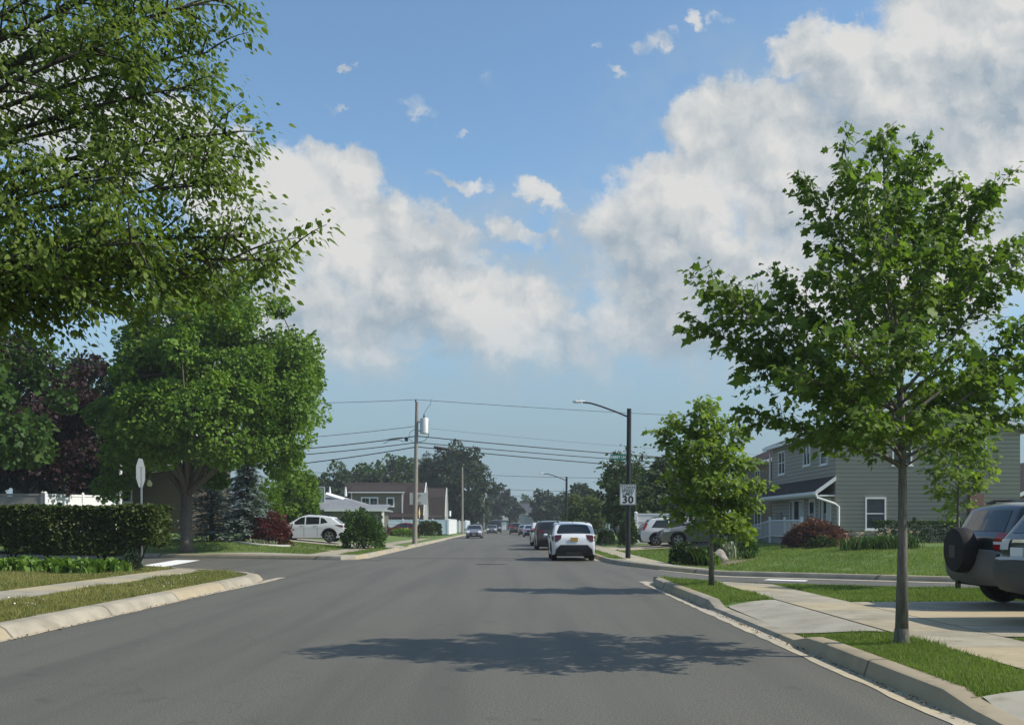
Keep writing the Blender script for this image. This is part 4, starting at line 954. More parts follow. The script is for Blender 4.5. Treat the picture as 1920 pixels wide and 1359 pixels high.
# ------------------------------------------------------------------ fences
VINYL = plain('white_vinyl', (.74,.75,.75), .4, var=.03); VINYL_B = plain('bluish_vinyl', (.60,.68,.74), .4, var=.03); VINYL_SHADE = plain('shaded_white_vinyl', (.30,.29,.26), .7)  # last one, in grey: white fence with shade put into its colour
def fence(label, a, b, z, h, n, mat, pw=.13, base=.0, cat='fence'):
    a, b = Vector((*a, 0)), Vector((*b, 0)); d = (b-a).normalized(); L = (b-a).length; nn = Vector((-d.y, d.x, 0)); up = Vector((0,0,1))
    r = empty('fence', (a.x, a.y, z), label, cat)
    for i in range(n+1):
        p = d*(L*i/n); m = MB(); m.obox(p+up*(h*.5+.03), d, nn, up, pw/2, pw/2, h*.5+.03); m.lathe([(pw*.78, h+.06), (pw*.78, h+.09), (.01, h+.17)], tuple(p), 'z', 4); m.build('post', mat, r)
    for i in range(n):
        p = d*(L*(i+.5)/n); w = L/n/2-pw/2; m = MB(); m.obox(p+up*(.08+h*.47), d, nn, up, w, .022, h*.47-.05)
        for zz in (.12, h*.75, h-.02): m.obox(p+up*zz, d, nn, up, w, .04, .055)
        m.build('panel', mat, r)
    return r
fence('white fence with painted grey shade behind the hedge in front of the brown house', (-33, 49.0), (-24.65, 49.0), 1.0, 2.08, 3, VINYL_SHADE)
fence('bright white vinyl fence panels behind the hedge, running back from the shaded one', (-24.5, 49.0), (-22.5, 53.2), .98, 2.1, 2, VINYL)
fence('long white vinyl fence in front of the brown gambrel house', (-17.5, 117.5), (-8.1, 117.5), .25, 1.85, 5, VINYL_B)
fence('bright white vinyl fence return beside the pavement', (-8.0, 117.7), (-7.95, 133), .22, 1.85, 7, VINYL)
fence('white vinyl fence farther down the road past the second utility pole', (-9.6, 152), (-7.6, 152), .2, 1.85, 2, VINYL)
fence('white vinyl fence farthest along the left pavement', (-7.5, 152.2), (-7.5, 166), .2, 1.85, 6, VINYL_B)
fence('white vinyl driveway screen with a tall post behind the white car', (7.9, 59.6), (12.6, 59.6), .22, 1.95, 2, VINYL, pw=.17)

# ------------------------------------------------------------------ poles, lamps, signs, wires
WOOD = bark('pole_wood', (.20,.18,.155), (.33,.30,.26)); STEEL = plain('galvanised_steel', (.42,.44,.45), .4, .7); BLK = plain('black_steel', (.014,.014,.016), .5, spec=.4); GREYM = plain('transformer_grey', (.52,.54,.53), .45, .2); SIGNBACK = plain('sign_back', (.36,.38,.38), .45, .5)
WIRE = plain('black_cable', (.012,.012,.013), .6)
def utility_pole(loc, h, label, r=.155, full=False, lean=0.0):
    u = empty('utility_pole', loc, label, 'utility pole', group=None)
    b = MB(); b.tube([(0,0,-.3),(lean*.5,0,h*.5),(lean,0,h)], [r*1.12,r*.95,r*.72], 14); b.build('pole', WOOD, u, 40)
    b = MB(); b.lathe([(.03,0),(.06,.05),(.04,.09),(.065,.14),(.03,.2)], (lean-.08,0,h-.05), 'z', 8); b.build('insulator', BLK, u, 40)
    return u
up = utility_pole((-6.75, 64.7, .14), 9.85, 'tall weathered utility pole carrying a grey transformer', full=True, lean=.16)
b = MB(); b.lathe([(.30,0),(.315,.03),(.30,.08),(.30,1.0),(.27,1.06),(.08,1.1)], (.68,0,7.65), 'z', 18); tr = b.build('transformer', GREYM, up, 40)
b = MB(); b.lathe([(.035,0),(.07,.06),(.045,.11),(.07,.16),(.04,.22),(.02,.34)], (.66,-.1,8.7), 'z', 8); b.build('bushing', BLK, tr, 40)
b = MB(); b.box(.16,.42,-.05,.05,7.8,7.9); b.box(.16,.42,-.05,.05,8.4,8.5); b.build('bracket', STEEL, up)
b = MB(); b.tube([(.66,-.1,9.0),(.85,-.1,9.35),(1.1,0,9.7),(1.15,0,10.05)], .014, 5); b.tube([(.96,-.05,8.6),(.98,-.05,7.5),(.7,-.05,7.15),(.15,-.1,7.0)], .022, 5); b.tube([(.14,-.1,8.0),(-.3,-.1,7.75),(-.4,-.1,7.3),(.1,-.1,6.9)], .016, 5); b.build('lead_wire', WIRE, up, 60)
utility_pole((-7.1, 133.5, .2), 9.5, 'bare utility pole standing by the end of the white fence', .15)
utility_pole((-6.6, 218, .2), 9.6, 'dim utility pole far down the road against dark trees', .16)
utility_pole((-6.8, 300, .1), 9.2, 'pale utility pole farthest down the left side of the road', .2)
utility_pole((30.6, 77.5, .4), 9.6, 'utility pole behind the large maple that carries the street wires', .155)
utility_pole((-24.2, 64.5, .9), 9.2, 'utility pole hidden in the broad green tree', .155)
def wire(label, pts, r=.018, sag=.25, name='overhead_wire', grp=None):
    p = []
    for i in range(len(pts)-1):
        a, b2 = Vector(pts[i]), Vector(pts[i+1])
        for t in np.linspace(0, 1, 15)[: (15 if i == len(pts)-2 else 14)]:
            q_ = a.lerp(b2, t); q_.z -= sag*4*t*(1-t); p.append(q_)
    b = MB(); b.tube(p, r, 5); o = b.build(name, WIRE, None, 60); return tag(o, label, 'wire', grp)
PX, PY = -6.6, 64.7
wire('topmost thin wire crossing the sky over the transformer pole', [(-24.2,64.5,10.05),(PX-.05,PY,10.15),(30.6,77.5,9.95)], .016, .22)
wire('wire rising from the green tree to the transformer pole, second from the top', [(-24.2,64.5,6.9),(PX-.1,PY,8.3)], .018, .2)
wire('faint thin wire leaving the transformer to the right', [(PX+.9,PY,8.15),(30.6,77.5,6.9)], .008, .35)
wire('thick bundled cable above the splice box', [(-24.2,64.5,6.25),(PX,PY,7.62),(30.6,77.5,6.1)], .034, .28)
wire('thick cable that carries the black splice box', [(-24.2,64.5,5.9),(PX,PY,7.18),(30.6,77.5,5.75)], .030, .28)
wire('lowest thick cable on the transformer pole', [(-24.2,64.5,4.9),(PX,PY,6.88),(30.6,77.5,5.15)], .034, .28)
b = MB(); b.tube([P(814,838,64.9), P(842,842.5,65.3)], [.11,.11], 10); tag(b.build('splice_box', BLK, None, 40), 'black cylindrical splice box hanging on the cable right of the pole', 'splice box')
b = MB(); b.obox(P(762,824,64.6), (1,0,0), (0,1,0), (0,0,1), .11, .09, .11); tag(b.build('junction_box', BLK), 'small black junction box on the cable left of the pole', 'junction box')
b = MB(); b.tube([P(755,820,64.5), P(735,822,64.4), P(717,826,64.3), P(720,831,64.3), P(730,826,64.3), P(748,824,64.4), P(757,828,64.5)], .022, 5); tag(b.build('cable_loop', WIRE, None, 60), 'tangle of looped cable left of the pole', 'cable')
wire('single wire from the second pole across the road', [(-34,128,9.0),(-7.1,133.5,8.75),(26,140,8.6)], .03, .3)
for i, z in enumerate((10.0, 8.6, 7.5, 6.9)):
    wire(['highest', 'second', 'third', 'lowest'][i]+' of four far wires crossing above the road end', [(-6.6,218,z),(32,226,z-.2)], .042, .45)

def lamp_post(loc, h, label, arm=2.25, r=.105):
    u = empty('street_lamp', loc, label, 'street lamp')
    b = MB(); b.tube([(0,0,0),(.05,0,h)], [r,r*.86], 14); b.build('pole', BLK, u, 40)
    b = MB(); b.box(-.2,.2,-.2,.2,-.05,.04); b.build('base_plate', BLK, u)
    b = MB(); b.tube([(.03,0,h-.34),(-.5,0,h-.12),(-1.1,0,h+.10),(-1.5,0,h+.22),(-1.72,0,h+.25),(-arm+.42,0,h+.25)], .034, 8); b.build('arm', BLK, u, 60)
    b = MB(); b.lathe([(.02,0),(.07,.02),(.075,.1),(.03,.13)], (0,0,0), 'z', 4); 
    b = MB(); b.add([(-arm,-.06,h+.25),(-arm,.06,h+.25),(-arm+.12,.12,h+.26),(-arm+.5,.09,h+.28),(-arm+.5,-.09,h+.28),(-arm+.12,-.12,h+.26),
                     (-arm,-.05,h+.31),(-arm,.05,h+.31),(-arm+.12,.09,h+.335),(-arm+.5,.05,h+.33),(-arm+.5,-.05,h+.33),(-arm+.12,-.09,h+.335)],
        [(0,5,4,3,2,1),(6,7,8,9,10,11)]+[(i,(i+1)%6,6+(i+1)%6,6+i) for i in range(6)]); hd_ = b.build('lamp_head', plain('lamp_head_grey', (.55,.57,.58), .4), u)
    b = MB(); b.box(-arm+.05,-arm+.34,-.07,.07,h+.235,h+.249); b.build('lens', plain('lamp_lens', (.75,.78,.8), .2), hd_)
    b = MB(); b.lathe([(.04,0),(.045,.05),(.02,.07)], (-arm+.3,0,h+.33), 'z', 10); b.build('photocell', GREYM, hd_, 40)
    return u
lamp_post((4.72, 38.0, .05), 6.15, 'tall black street lamp carrying the speed limit sign at the corner')
lamp_post((4.75, 82.0, .1), 5.6, 'black street lamp farther down the road beyond the parked cars', arm=2.4)
def text(s_, size, mat, parent, loc, rot, bold=.0, sx=1.0):
    c = bpy.data.curves.new('lettering', 'FONT'); c.body = s_; c.size = size; c.align_x = 'CENTER'; c.align_y = 'CENTER'; c.extrude = .002; c.offset = bold; c.space_character = 1.08
    o = bpy.data.objects.new('lettering', c); COL.objects.link(o); c.materials.append(mat); o.parent = parent; o.location = loc; o.rotation_euler = rot; o.scale = (sx, 1, 1)
    me = bpy.data.meshes.new_from_object(o); ob = bpy.data.objects.new('lettering', me); COL.objects.link(ob); ob.parent = parent; ob.location = loc; ob.rotation_euler = rot; ob.scale = (sx, 1, 1); bpy.data.objects.remove(o); return ob
BLKINK = plain('black_ink', (.012,.012,.014), .5, var=0); WSIGN = plain('white_sign', (.66,.68,.68), .45, var=.04); GRN = plain('street_sign_green', (.015,.16,.12), .4); WINK = plain('white_ink', (.75,.77,.77), .5, var=0)
ss = empty('speed_limit_sign', (4.70, 37.86, 2.70), 'white town speed limit 30 sign on the black lamp post', 'sign')
b = MB(); b.box(-.33,.33,-.004,.004,-.415,.415); b.build('panel', WSIGN, ss)
b = MB()
for (x0,x1,z0,z1) in ((-.315,.315,.385,.4),(-.315,.315,-.4,-.385),(-.315,-.3,-.385,.385),(.3,.315,-.385,.385)): b.box(x0,x1,-.008,-.005,z0,z1)
b.build('border', BLKINK, ss)
for s_, z, sz, bd in (('TOWN',.29,.165,.003),('SPEED',.155,.165,.003),('LIMIT',.02,.165,.003),('30',-.215,.40,.012)): text(s_, sz, BLKINK, ss, (0,-.008,z), (R(90),0,0), bd, 1.02 if s_ != '30' else 1.1)
b = MB(); b.box(-.06,.06,.005,.04,-.3,-.26); b.box(-.06,.06,.005,.04,.26,.3); b.build('bracket', STEEL, ss)
st_ = empty('street_name_sign', (4.36, 37.9, 4.22), 'green street name sign on the lamp post above the speed limit sign', 'sign')
b = MB(); b.box(-.36,.27,-.006,.006,-.115,.115); b.build('blade', GRN, st_)
text('ABBEY LN', .155, WINK, st_, (-.05,-.01,0), (R(90),0,0), .003, .82)
sp = empty('stop_sign', (-11.75, 29.6, .17), 'grey back of an octagonal stop sign rising above the hedge', 'sign', rz=R(95))
b = MB(); b.box(-.03,.03,-.02,.02,-.1,3.15); b.build('post', STEEL, sp)
b = MB(); b.prism([(.455*math.cos(R(22.5+45*k))/math.cos(R(22.5))*1.0, 2.95+.455*math.sin(R(22.5+45*k))/math.cos(R(22.5))) for k in range(8)], 'y', .024, .030); b.build('panel', SIGNBACK, sp)
b = MB(); b.prism([(.45*math.cos(R(22.5+45*k))/math.cos(R(22.5)), 2.95+.45*math.sin(R(22.5+45*k))/math.cos(R(22.5))) for k in range(8)], 'y', .031, .034); b.build('face', plain('stop_red', (.45,.02,.02), .4), sp)
text('STOP', .27, WINK, sp, (0,.037,2.95), (R(90),0,R(180)), .006)
fp = empty('flagpole', (-20.6, 49.0, 1.0), 'slim white pole with a dark lantern top behind the white fence', 'pole')
b = MB(); b.tube([(0,0,0),(.05,0,3.9)], [.10,.085], 12); b.lathe([(.13,0),(.13,.08),(.1,.12)], (.05,0,3.9), 'z', 12); b.build('pole', WTRIM, fp, 40)
b = MB(); b.tube([(.05,0,3.98),(.06,0,4.5)], [.06,.05], 10); b.build('lantern', BLK, fp, 40); b = MB(); b.lathe([(.1,0),(.13,.08),(.03,.2)], (.06,0,4.5), 'z', 10); b.lathe([(.03,0),(.06,.12),(.03,.45)], (.07,0,4.8), 'z', 8); b.build('cap', WTRIM, fp, 40)
def roadsign(name, label, loc, h, kind, post=STEEL, rz=0):
    u = empty(name, loc, label, 'sign', rz=rz); b = MB(); b.box(-.03,.03,0,.05,0,h); b.build('post', post, u); b = MB()
    if kind == 'oct': b.prism([(.42*math.cos(R(22.5+45*k)), h-.4+.42*math.sin(R(22.5+45*k))) for k in range(8)], 'y', -.012, -.004)
    if kind == 'dia': b.prism([(0,h-1.0),(.22,h-.5),(0,h),(-.22,h-.5)], 'y', -.012, -.004)
    if kind == 'rect': b.box(-.28,.28,-.012,-.004,h-.75,h)
    b.build('panel', {'oct': SIGNBACK, 'dia': plain('yellow_sign', (.62,.42,.09), .5), 'rect': WSIGN}[kind], u); return u
pbk = empty('pole_sign', (-6.42, 64.93, 3.3), 'plain pale rectangular sign fixed behind the transformer pole', 'sign')
b = MB(); b.box(-.70,.50,.0,.012,-.42,.42); b.build('panel', plain('pale_sign', (.50,.53,.52), .5), pbk); b = MB(); b.box(-.12,.12,-.05,-.001,-.3,-.2); b.box(-.12,.12,-.05,-.001,.2,.3); b.build('bracket', STEEL, pbk)
roadsign('diamond_sign', 'small yellow diamond sign edge-on beside the transformer pole', (-7.35, 74, .3), 2.6, 'dia', BLK, R(80))
roadsign('round_sign', 'grey back of a small round sign before the far trees', (-6.9, 178, .15), 2.9, 'oct', BLK)
roadsign('street_sign', 'thin white sign standing above the white fence end', (-9.0, 136, .2), 3.3, 'rect', STEEL, R(70))
# basketball hoop
bh = empty('basketball_hoop', (-14.0, 66.5, .45), 'basketball hoop with a clear backboard and orange rim beside the driveway', 'basketball hoop')
b = MB(); b.tube([(.25,0,-.1),(.25,0,2.3),(-.05,-.35,3.1)], .085, 10); b.tube([(.25,0,1.9),(.0,-.3,3.5)], .04, 8); b.build('pole', plain('dark_green_steel', (.02,.035,.035), .5), bh, 40)
b = MB(); b.box(-.85,.70,-.42,-.40,2.62,3.68); b.build('backboard', plain('clear_acrylic', (.34,.42,.46), .12, spec=.6), bh)
b = MB()
for (x0,x1,z0,z1) in ((-.88,.73,3.68,3.73),(-.88,.73,2.57,2.62),(-.88,-.85,2.62,3.68),(.70,.75,2.62,3.68)): b.box(x0,x1,-.44,-.38,z0,z1)
b.build('frame', WTRIM, bh); b = MB()
for xx in (-.36, .14): b.box(xx-.02,xx+.02,-.445,-.425,2.95,3.66)
b.build('target_line', BLK, bh)
b = MB(); n = 20; b.tube([(-.1+.24*math.cos(2*math.pi*k/n), -.70+.24*math.sin(2*math.pi*k/n), 2.84) for k in range(n+1)], .022, 6); b.box(-.2,0,-.5,-.44,2.72,2.88); b.build('rim', plain('orange_rim', (.5,.10,.03), .5), bh, 60)
b = MB()
for k in range(10):
    a = 2*math.pi*k/10; b.tube([(-.1+.23*math.cos(a), -.70+.23*math.sin(a), 2.83), (-.1+.13*math.cos(a+.5), -.70+.13*math.sin(a+.5), 2.42)], .008, 4); b.tube([(-.1+.23*math.cos(a), -.70+.23*math.sin(a), 2.83), (-.1+.13*math.cos(a-.5), -.70+.13*math.sin(a-.5), 2.42)], .008, 4)
b.build('net', WTRIM, bh)
# ------------------------------------------------------------------ the cars in the scene
PW = paint('white_paint', (.62,.635,.65)); PD = paint('dark_paint', (.022,.020,.022)); PG = paint('grey_paint', (.16,.17,.185), .5); PS = paint('silver_paint', (.42,.44,.46), .5); PB = paint('black_paint', (.014,.017,.017)); PR = paint('red_paint', (.16,.012,.018)); TANP = plain('tan_bumper', (.105,.10,.085), .6, var=.25); PN = paint('pewter_paint', (.21,.21,.205), .4); DKB = plain('dark_bumper', (.050,.052,.048), .6, var=.3, scale=4)
def rear_std(c, H, lamp=REDL, zl=(.62,.76), win=(.72,.92), plate=AMBER, zp=None, lampw=.55, dark=(.20,.40), ws=.74):
    c.end('rear_window', [(H*win[0],-ws-.06,ws+.06),(H*(win[0]+.05),-ws-.09,ws+.09),(H*win[1],-ws,ws)], GL)
    for sg in (1, -1):
        a, b = sorted((sg*.995, sg*lampw)); c.end('tail_light', [(H*zl[0], a, b), (H*zl[1], a, b)], lamp, off=.012, ns=5)
    c.end('rear_bumper', [(H*dark[0],-.99,.99),(H*dark[1],-.80,.80)], BLACKP, off=.012, ns=10)
    zp = zp or H*.56; ln = c.rear; x = np.interp(zp, np.maximum.accumulate(ln[:, 1]), ln[:, 0]); c.plate(x-c.crown-.015, zp, plate)
def front_std(c, H, grille=(.30,.46), lamp=(.46,.53)):
    c.end('grille', [(H*grille[0],-.62,.62),(H*grille[1],-.55,.55)], BLACKP, 'front', off=.010)
    for sg in (1, -1):
        a, b = sorted((sg*.985, sg*.58)); c.end('headlight', [(H*lamp[0], a, b), (H*lamp[1], a, b)], CLEARL, 'front', off=.012, ns=5)
    c.end('front_bumper', [(.27,-.97,.97),(H*grille[0]-.04,-.9,.9)], BLACKP, 'front', off=.009)
    c.plate(c.L+.02, H*.30, WHITEPL)
def glasshouse(c, H, xs_, z0=.635, z1=.925, split=(.36,.58), lean=.5):
    """side windows: rear quarter, rear door, front door"""
    L = c.L; a, b = xs_; zb_, zt = H*z0, H*z1; xr, xf = L*split[0], L*split[1]; g = .035
    c.side('side_window', [(a, zb_+.03), (xr-g, zb_), (xr-g, zt), (a+lean*.62, zt-.02)], GL)
    c.side('side_window', [(xr+g, zb_), (xf-g, zb_), (xf-g, zt), (xr+g, zt)], GL)
    c.side('side_window', [(xf+g, zb_), (b, zb_-.01), (b-.75, zt-.02), (xf+g, zt)], GL)
def wind(c, H, z0=.69, z1=.93): c.end('windshield', [(H*z0,-.90,.90),(H*z1,-.82,.82)], GL, 'front')
def seams(c, H, xs_):
    for x in xs_: c.side('door_seam', [(x-.008,.36),(x+.008,.36),(x+.008,H*.63),(x-.008,H*.63)], WELL, .003)
    for x in xs_: c.side('door_handle', [(x+.06,H*.575),(x+.24,H*.575),(x+.24,H*.595),(x+.06,H*.595)], BLACKP, .015)

# white crossover at the kerb, seen from behind
H = 1.58; c = Car('parked_car', 'white crossover with black lower bumper parked nearest at the right kerb', (2.52, 37.9, 0), R(90), suv_top(4.5,H,rake=.42), (.86,3.5), 4.5, 1.84, .24, H, PW, .345, tumble=.20, belt=.98)
c.end('rear_window', [(H*.70,-.83,.83),(H*.74,-.90,.90),(H*.91,-.80,.80),(H*.925,-.70,.70)], GL)
for sg in (1, -1):
    a, b = sorted((sg*.995, sg*.62)); a2, b2 = sorted((sg*.995, sg*.68)); a3, b3 = sorted((sg*.995, sg*.86))
    c.end('tail_light', [(H*.50,a3,b3),(H*.57,a2,b2),(H*.665,a,b)], SMOKEL, off=.014, ns=5)
    c.side('tail_light', [(.03,H*.50),(.34,H*.60),(.36,H*.655),(.06,H*.655)], SMOKEL, .012, sg)
c.end('rear_bumper', [(.25,-.99,.99),(H*.30,-.97,.97),(H*.42,-.72,.72)], BLACKP, off=.014, ns=10)
c.end('skid_plate', [(.30,-.45,.45),(.40,-.40,.40)], DARKRIM, off=.022); c.plate(-.035, H*.56, AMBER)
glasshouse(c, H, (.55, 3.15)); wind(c, H); seams(c, H, (1.5,2.55)); front_std(c, H); c.mirror(3.0, H*.64, PW); c.rails(.9,2.5,H+.03)
b = MB(); b.add([(1.0,-.03,H-.02),(1.0,.03,H-.02),(.85,0,H+.10),(1.12,-.03,H-.02),(1.12,.03,H-.02)], [(0,2,1),(0,3,2),(1,2,4),(2,3,4)]); b.build('antenna', BLACKP, c.root)
# dark suv ahead of it
H = 1.70; c = Car('parked_car', 'dark maroon SUV parked ahead of the white crossover', (2.32, 54.2, 0), R(90), suv_top(4.7,H,rake=.32), (.95,3.75), 4.7, 1.92, .25, H, PD, .36, belt=1.06)
rear_std(c, H, SMOKEL, (.58,.70), (.70,.92)); glasshouse(c, H, (.5,3.3)); wind(c, H); front_std(c, H); c.mirror(3.15, H*.64, PD); c.rails(.7,2.9,H+.04)
H = 1.62; c = Car('parked_car', 'white SUV parked third from the corner beyond the dark maroon one', (2.22, 64.7, 0), R(90), suv_top(4.6,H,rake=.40), (.9,3.6), 4.6, 1.86, .24, H, PW, .35)
rear_std(c, H); glasshouse(c, H, (.55,3.2)); wind(c, H); front_std(c, H); c.mirror(3.1, H*.64, BLACKP)
def sedan_top(L, H): return [(.10,.30),(.02,.45),(.0,.66),(.05,H*.60),(.25,H*.66),(.72,H*.70),(1.05,H*.82),(1.45,H*.955),(L*.42,H),(L*.50,H*.99),(L*.58,H*.93),(L*.68,H*.76),(L*.735,H*.665),(L-.5,H*.585),(L-.14,H*.48),(L-.02,H*.38),(L-.02,.33),(L-.1,.24)]
H = 1.46; c = Car('parked_car', 'silver blue sedan parked farther along the right kerb', (2.25, 113, 0), R(90), sedan_top(4.7,H), (1.0,3.75), 4.7, 1.84, .2, H, paint('silver_blue_paint', (.30,.37,.46), .4), .33, clad=False, belt=.92)
rear_std(c, H, REDL, (.52,.60), (.70,.92)); glasshouse(c, H, (.95,3.35), .66, .93); wind(c, H); front_std(c, H)
H = 1.46; c = Car('parked_car', 'dark sedan parked beyond the silver blue one', (1.75, 130, 0), R(90), sedan_top(4.7,H), (1.0,3.75), 4.7, 1.84, .2, H, PG, .33, clad=False, belt=.92)
rear_std(c, H, REDL, (.52,.60), (.70,.92)); glasshouse(c, H, (.95,3.35), .66, .93); wind(c, H); front_std(c, H)
H = 1.78; c = Car('moving_car', 'dark SUV driving away in the middle of the road', (.52, 144, 0), R(90), suv_top(4.8,H,rake=.22), (.95,3.8), 4.8, 1.9, .27, H, PD, .37, belt=1.1)
rear_std(c, H, REDL, (.56,.72), (.68,.92)); glasshouse(c, H, (.45,3.35)); wind(c, H); front_std(c, H); c.mirror(3.2, H*.64, PD)
H = 1.46; c = Car('moving_car', 'grey sedan coming towards the corner on the left side', (-4.15, 106.3, 0), R(-90), sedan_top(4.75,H), (1.0,3.8), 4.75, 1.86, .2, H, paint('mid_grey_paint', (.20,.21,.225), .3), .335, clad=False, belt=.92)
rear_std(c, H, REDL, (.52,.60), (.70,.92)); glasshouse(c, H, (.95,3.4), .66, .93); wind(c, H, .68, .94); front_std(c, H, (.24,.42), (.44,.54)); c.mirror(3.2, H*.66, PG)
H = 1.46; c = Car('moving_car', 'small grey sedan following behind on the left before the dark van', (-3.4, 161, 0), R(-90), sedan_top(4.7,H), (1.0,3.75), 4.7, 1.82, .2, H, PG, .335, clad=False, belt=.92)
rear_std(c, H, REDL, (.52,.60), (.70,.92)); glasshouse(c, H, (.95,3.4), .66, .93); wind(c, H, .68, .94); front_std(c, H, (.24,.42), (.44,.54))
H = 2.35; top = [(.06,.35),(.0,.6),(.02,1.2),(.08,2.1),(.25,2.31),(.8,H),(2.5,H),(3.7,2.3),(4.2,1.95),(4.75,1.3),(5.3,1.1),(5.5,.85),(5.52,.5),(5.42,.3)]
c = Car('parked_van', 'dark tall van standing behind the small grey sedan', (-2.9, 175, 0), R(-90), top, (1.1,4.5), 5.5, 2.0, .28, H, PB, .36, tumble=.08, belt=1.2, clad=False)
c.end('windshield', [(1.35,-.9,.9),(2.0,-.85,.85)], GL, 'front'); front_std(c, 1.9); c.side('side_window', [(3.3,1.3),(4.5,1.3),(4.05,1.95),(3.3,1.95)], GL); c.end('rear_window', [(1.3,-.8,.8),(2.0,-.78,.78)], GL)
# white suv in the left driveway
zz = zFL(-12, 57.3); H = 1.66; L = 4.65
top = [(.12,.34),(.04,.48),(.05,.66),(.0,.86),(.03,1.0),(.20,1.10),(.48,1.30),(.70,1.44),(.70,1.50),(1.0,1.545),(1.7,1.63),(2.2,H),(2.7,1.52),(3.35,1.14),(3.7,1.07),(4.2,.98),(4.5,.84),(4.62,.66),(4.63,.40),(4.52,.28)]
c = Car('parked_car', 'white SUV with sharp creases parked in the left driveway by the round bush', (-10.15, 57.3, zz), R(180), top, (.90,3.56), L, 1.86, .27, H, PW, .375, tumble=.20, belt=1.02, rim=ALLOY)
c.end('rear_window', [(1.10,-.80,.80),(1.16,-.88,.88),(1.40,-.76,.76)], GL); c.end('rear_bumper', [(.30,-.98,.98),(.44,-.92,.92)], BLACKP, off=.012, ns=10)
for sg in (1, -1):
    a, b = sorted((sg*.995, sg*.45)); c.end('tail_light', [(.93,a,b),(1.02,a,b)], REDL, off=.012, ns=5)
    c.side('tail_light', [(.04,.92),(.22,.93),(.58,1.06),(.10,1.06)], SMOKEL, .012, sg); c.side('vent', [(.10,.42),(.34,.44),(.26,.58),(.12,.60)], BLACKP, .012, sg)
c.side('side_window', [(.98,1.20),(1.42,1.12),(1.42,1.50),(1.22,1.44)], GL); c.side('side_window', [(1.5,1.11),(2.3,1.09),(2.3,1.54),(1.5,1.53)], GL); c.side('side_window', [(2.38,1.09),(3.2,1.08),(2.62,1.50),(2.38,1.54)], GL)
wind(c, H); seams(c, H, (1.62,2.42)); front_std(c, H); c.mirror(3.05, 1.12, PW); c.rails(.9,2.6,H+.01); c.plate(-.03,.78,AMBER)
H = 1.45; c = Car('parked_car', 'dark red sedan half hidden behind the clipped bush by the white fence', (-10.0, 106, .25), R(180), sedan_top(4.7,H), (1.0,3.75), 4.7, 1.84, .2, H, PR, .33, clad=False, belt=.92)
rear_std(c, H, REDL, (.52,.60), (.70,.92)); glasshouse(c, H, (.95,3.35), .66, .93); wind(c, H); front_std(c, H)
# cars in the drive of the tan house
z_ = zFR(9, 56); H = 1.69; c = Car('parked_car', 'white SUV with tall red tail lamp parked behind the grey car', (7.75, 56.9, z_), 0, suv_top(4.65,H,rake=.50), (.93,3.6), 4.65, 1.87, .25, H, PW, .36)
rear_std(c, H, REDL, (.56,.80), (.72,.91), lampw=.76); glasshouse(c, H, (.62,3.25)); wind(c, H); front_std(c, H); c.mirror(3.1, H*.64, PW); seams(c, H, (1.55,2.6)); c.rails(.8,2.7,H+.03)
for sg in (1, -1): c.side('tail_light', [(.06,H*.55),(.20,H*.56),(.30,H*.66),(.42,H*.80),(.34,H*.82),(.14,H*.68)], REDL, .012, sg)
z_ = zFR(10, 54); H = 1.66; c = Car('parked_car', 'grey SUV facing the road in the drive under the small maple', (13.2, 54.1, z_), R(180), suv_top(4.7,H,rake=.42), (.95,3.72), 4.7, 1.88, .25, H, PN, .37)
rear_std(c, H); glasshouse(c, H, (.6,3.3)); wind(c, H); front_std(c, H, (.34,.50), (.52,.58)); c.mirror(3.15, H*.64, PN); seams(c, H, (1.6,2.6)); c.side('headlight', [(L-.42,H*.51),(L-.12,H*.49),(L-.16,H*.54),(L-.5,H*.56)], CLEARL, .01)
z_ = zFR(9, 67); H = 1.74; c = Car('parked_car', 'black SUV with pale trim partly hidden behind the lamp post', (7.5, 66.5, z_), 0, suv_top(4.8,H,rake=.40), (.95,3.8), 4.8, 1.92, .25, H, PB, .37)
rear_std(c, H); glasshouse(c, H, (.6,3.3)); wind(c, H); front_std(c, H); c.end('trim', [(H*.50,-.9,.9),(H*.525,-.9,.9)], CHROME, off=.014)
# two boxy suvs in the near right drive
z_ = zNR(9, 14.7)+.016; H = 1.65; L = 4.4
top = [(.12,.40),(.03,.48),(.0,.62),(.02,.84),(.08,.90),(.10,1.08),(.16,1.16),(.32,1.46),(.40,1.58),(.62,1.63),(1.6,1.65),(2.2,1.63),(2.38,1.58),(2.98,1.15),(3.2,1.10),(4.1,1.05),(4.3,.98),(4.36,.75),(4.40,.60),(4.36,.42),(4.26,.34)]
c = Car('parked_car', 'dark SUV with a covered spare tyre on its tailgate in the near right drive', (7.40, 15.0, z_), 0, top, (.88,3.53), L, 1.83, .36, H, paint('dark_green_paint', (.015,.019,.020)), .365, tumble=.13, belt=1.12, rim=DARKRIM, plan=.05)
c.end('rear_window', [(1.19,-.80,.80),(1.52,-.76,.76)], GL); c.side('side_window', [(.52,1.16),(1.35,1.15),(1.35,1.52),(.66,1.52)], GL); c.side('side_window', [(1.45,1.15),(2.05,1.15),(2.05,1.53),(1.45,1.53)], GL); c.side('side_window', [(2.12,1.15),(2.82,1.14),(2.42,1.50),(2.12,1.53)], GL); wind(c, H, .71, .95)
c.end('rear_bumper', [(.42,-.97,.97),(.50,-1.0,1.0),(.80,-1.0,1.0),(.86,-.98,.98)], TANP, off=.06, ns=12)
c.side('rear_bumper', [(.05,.50),(.45,.50),(.43,.84),(.03,.84)], TANP, .03)
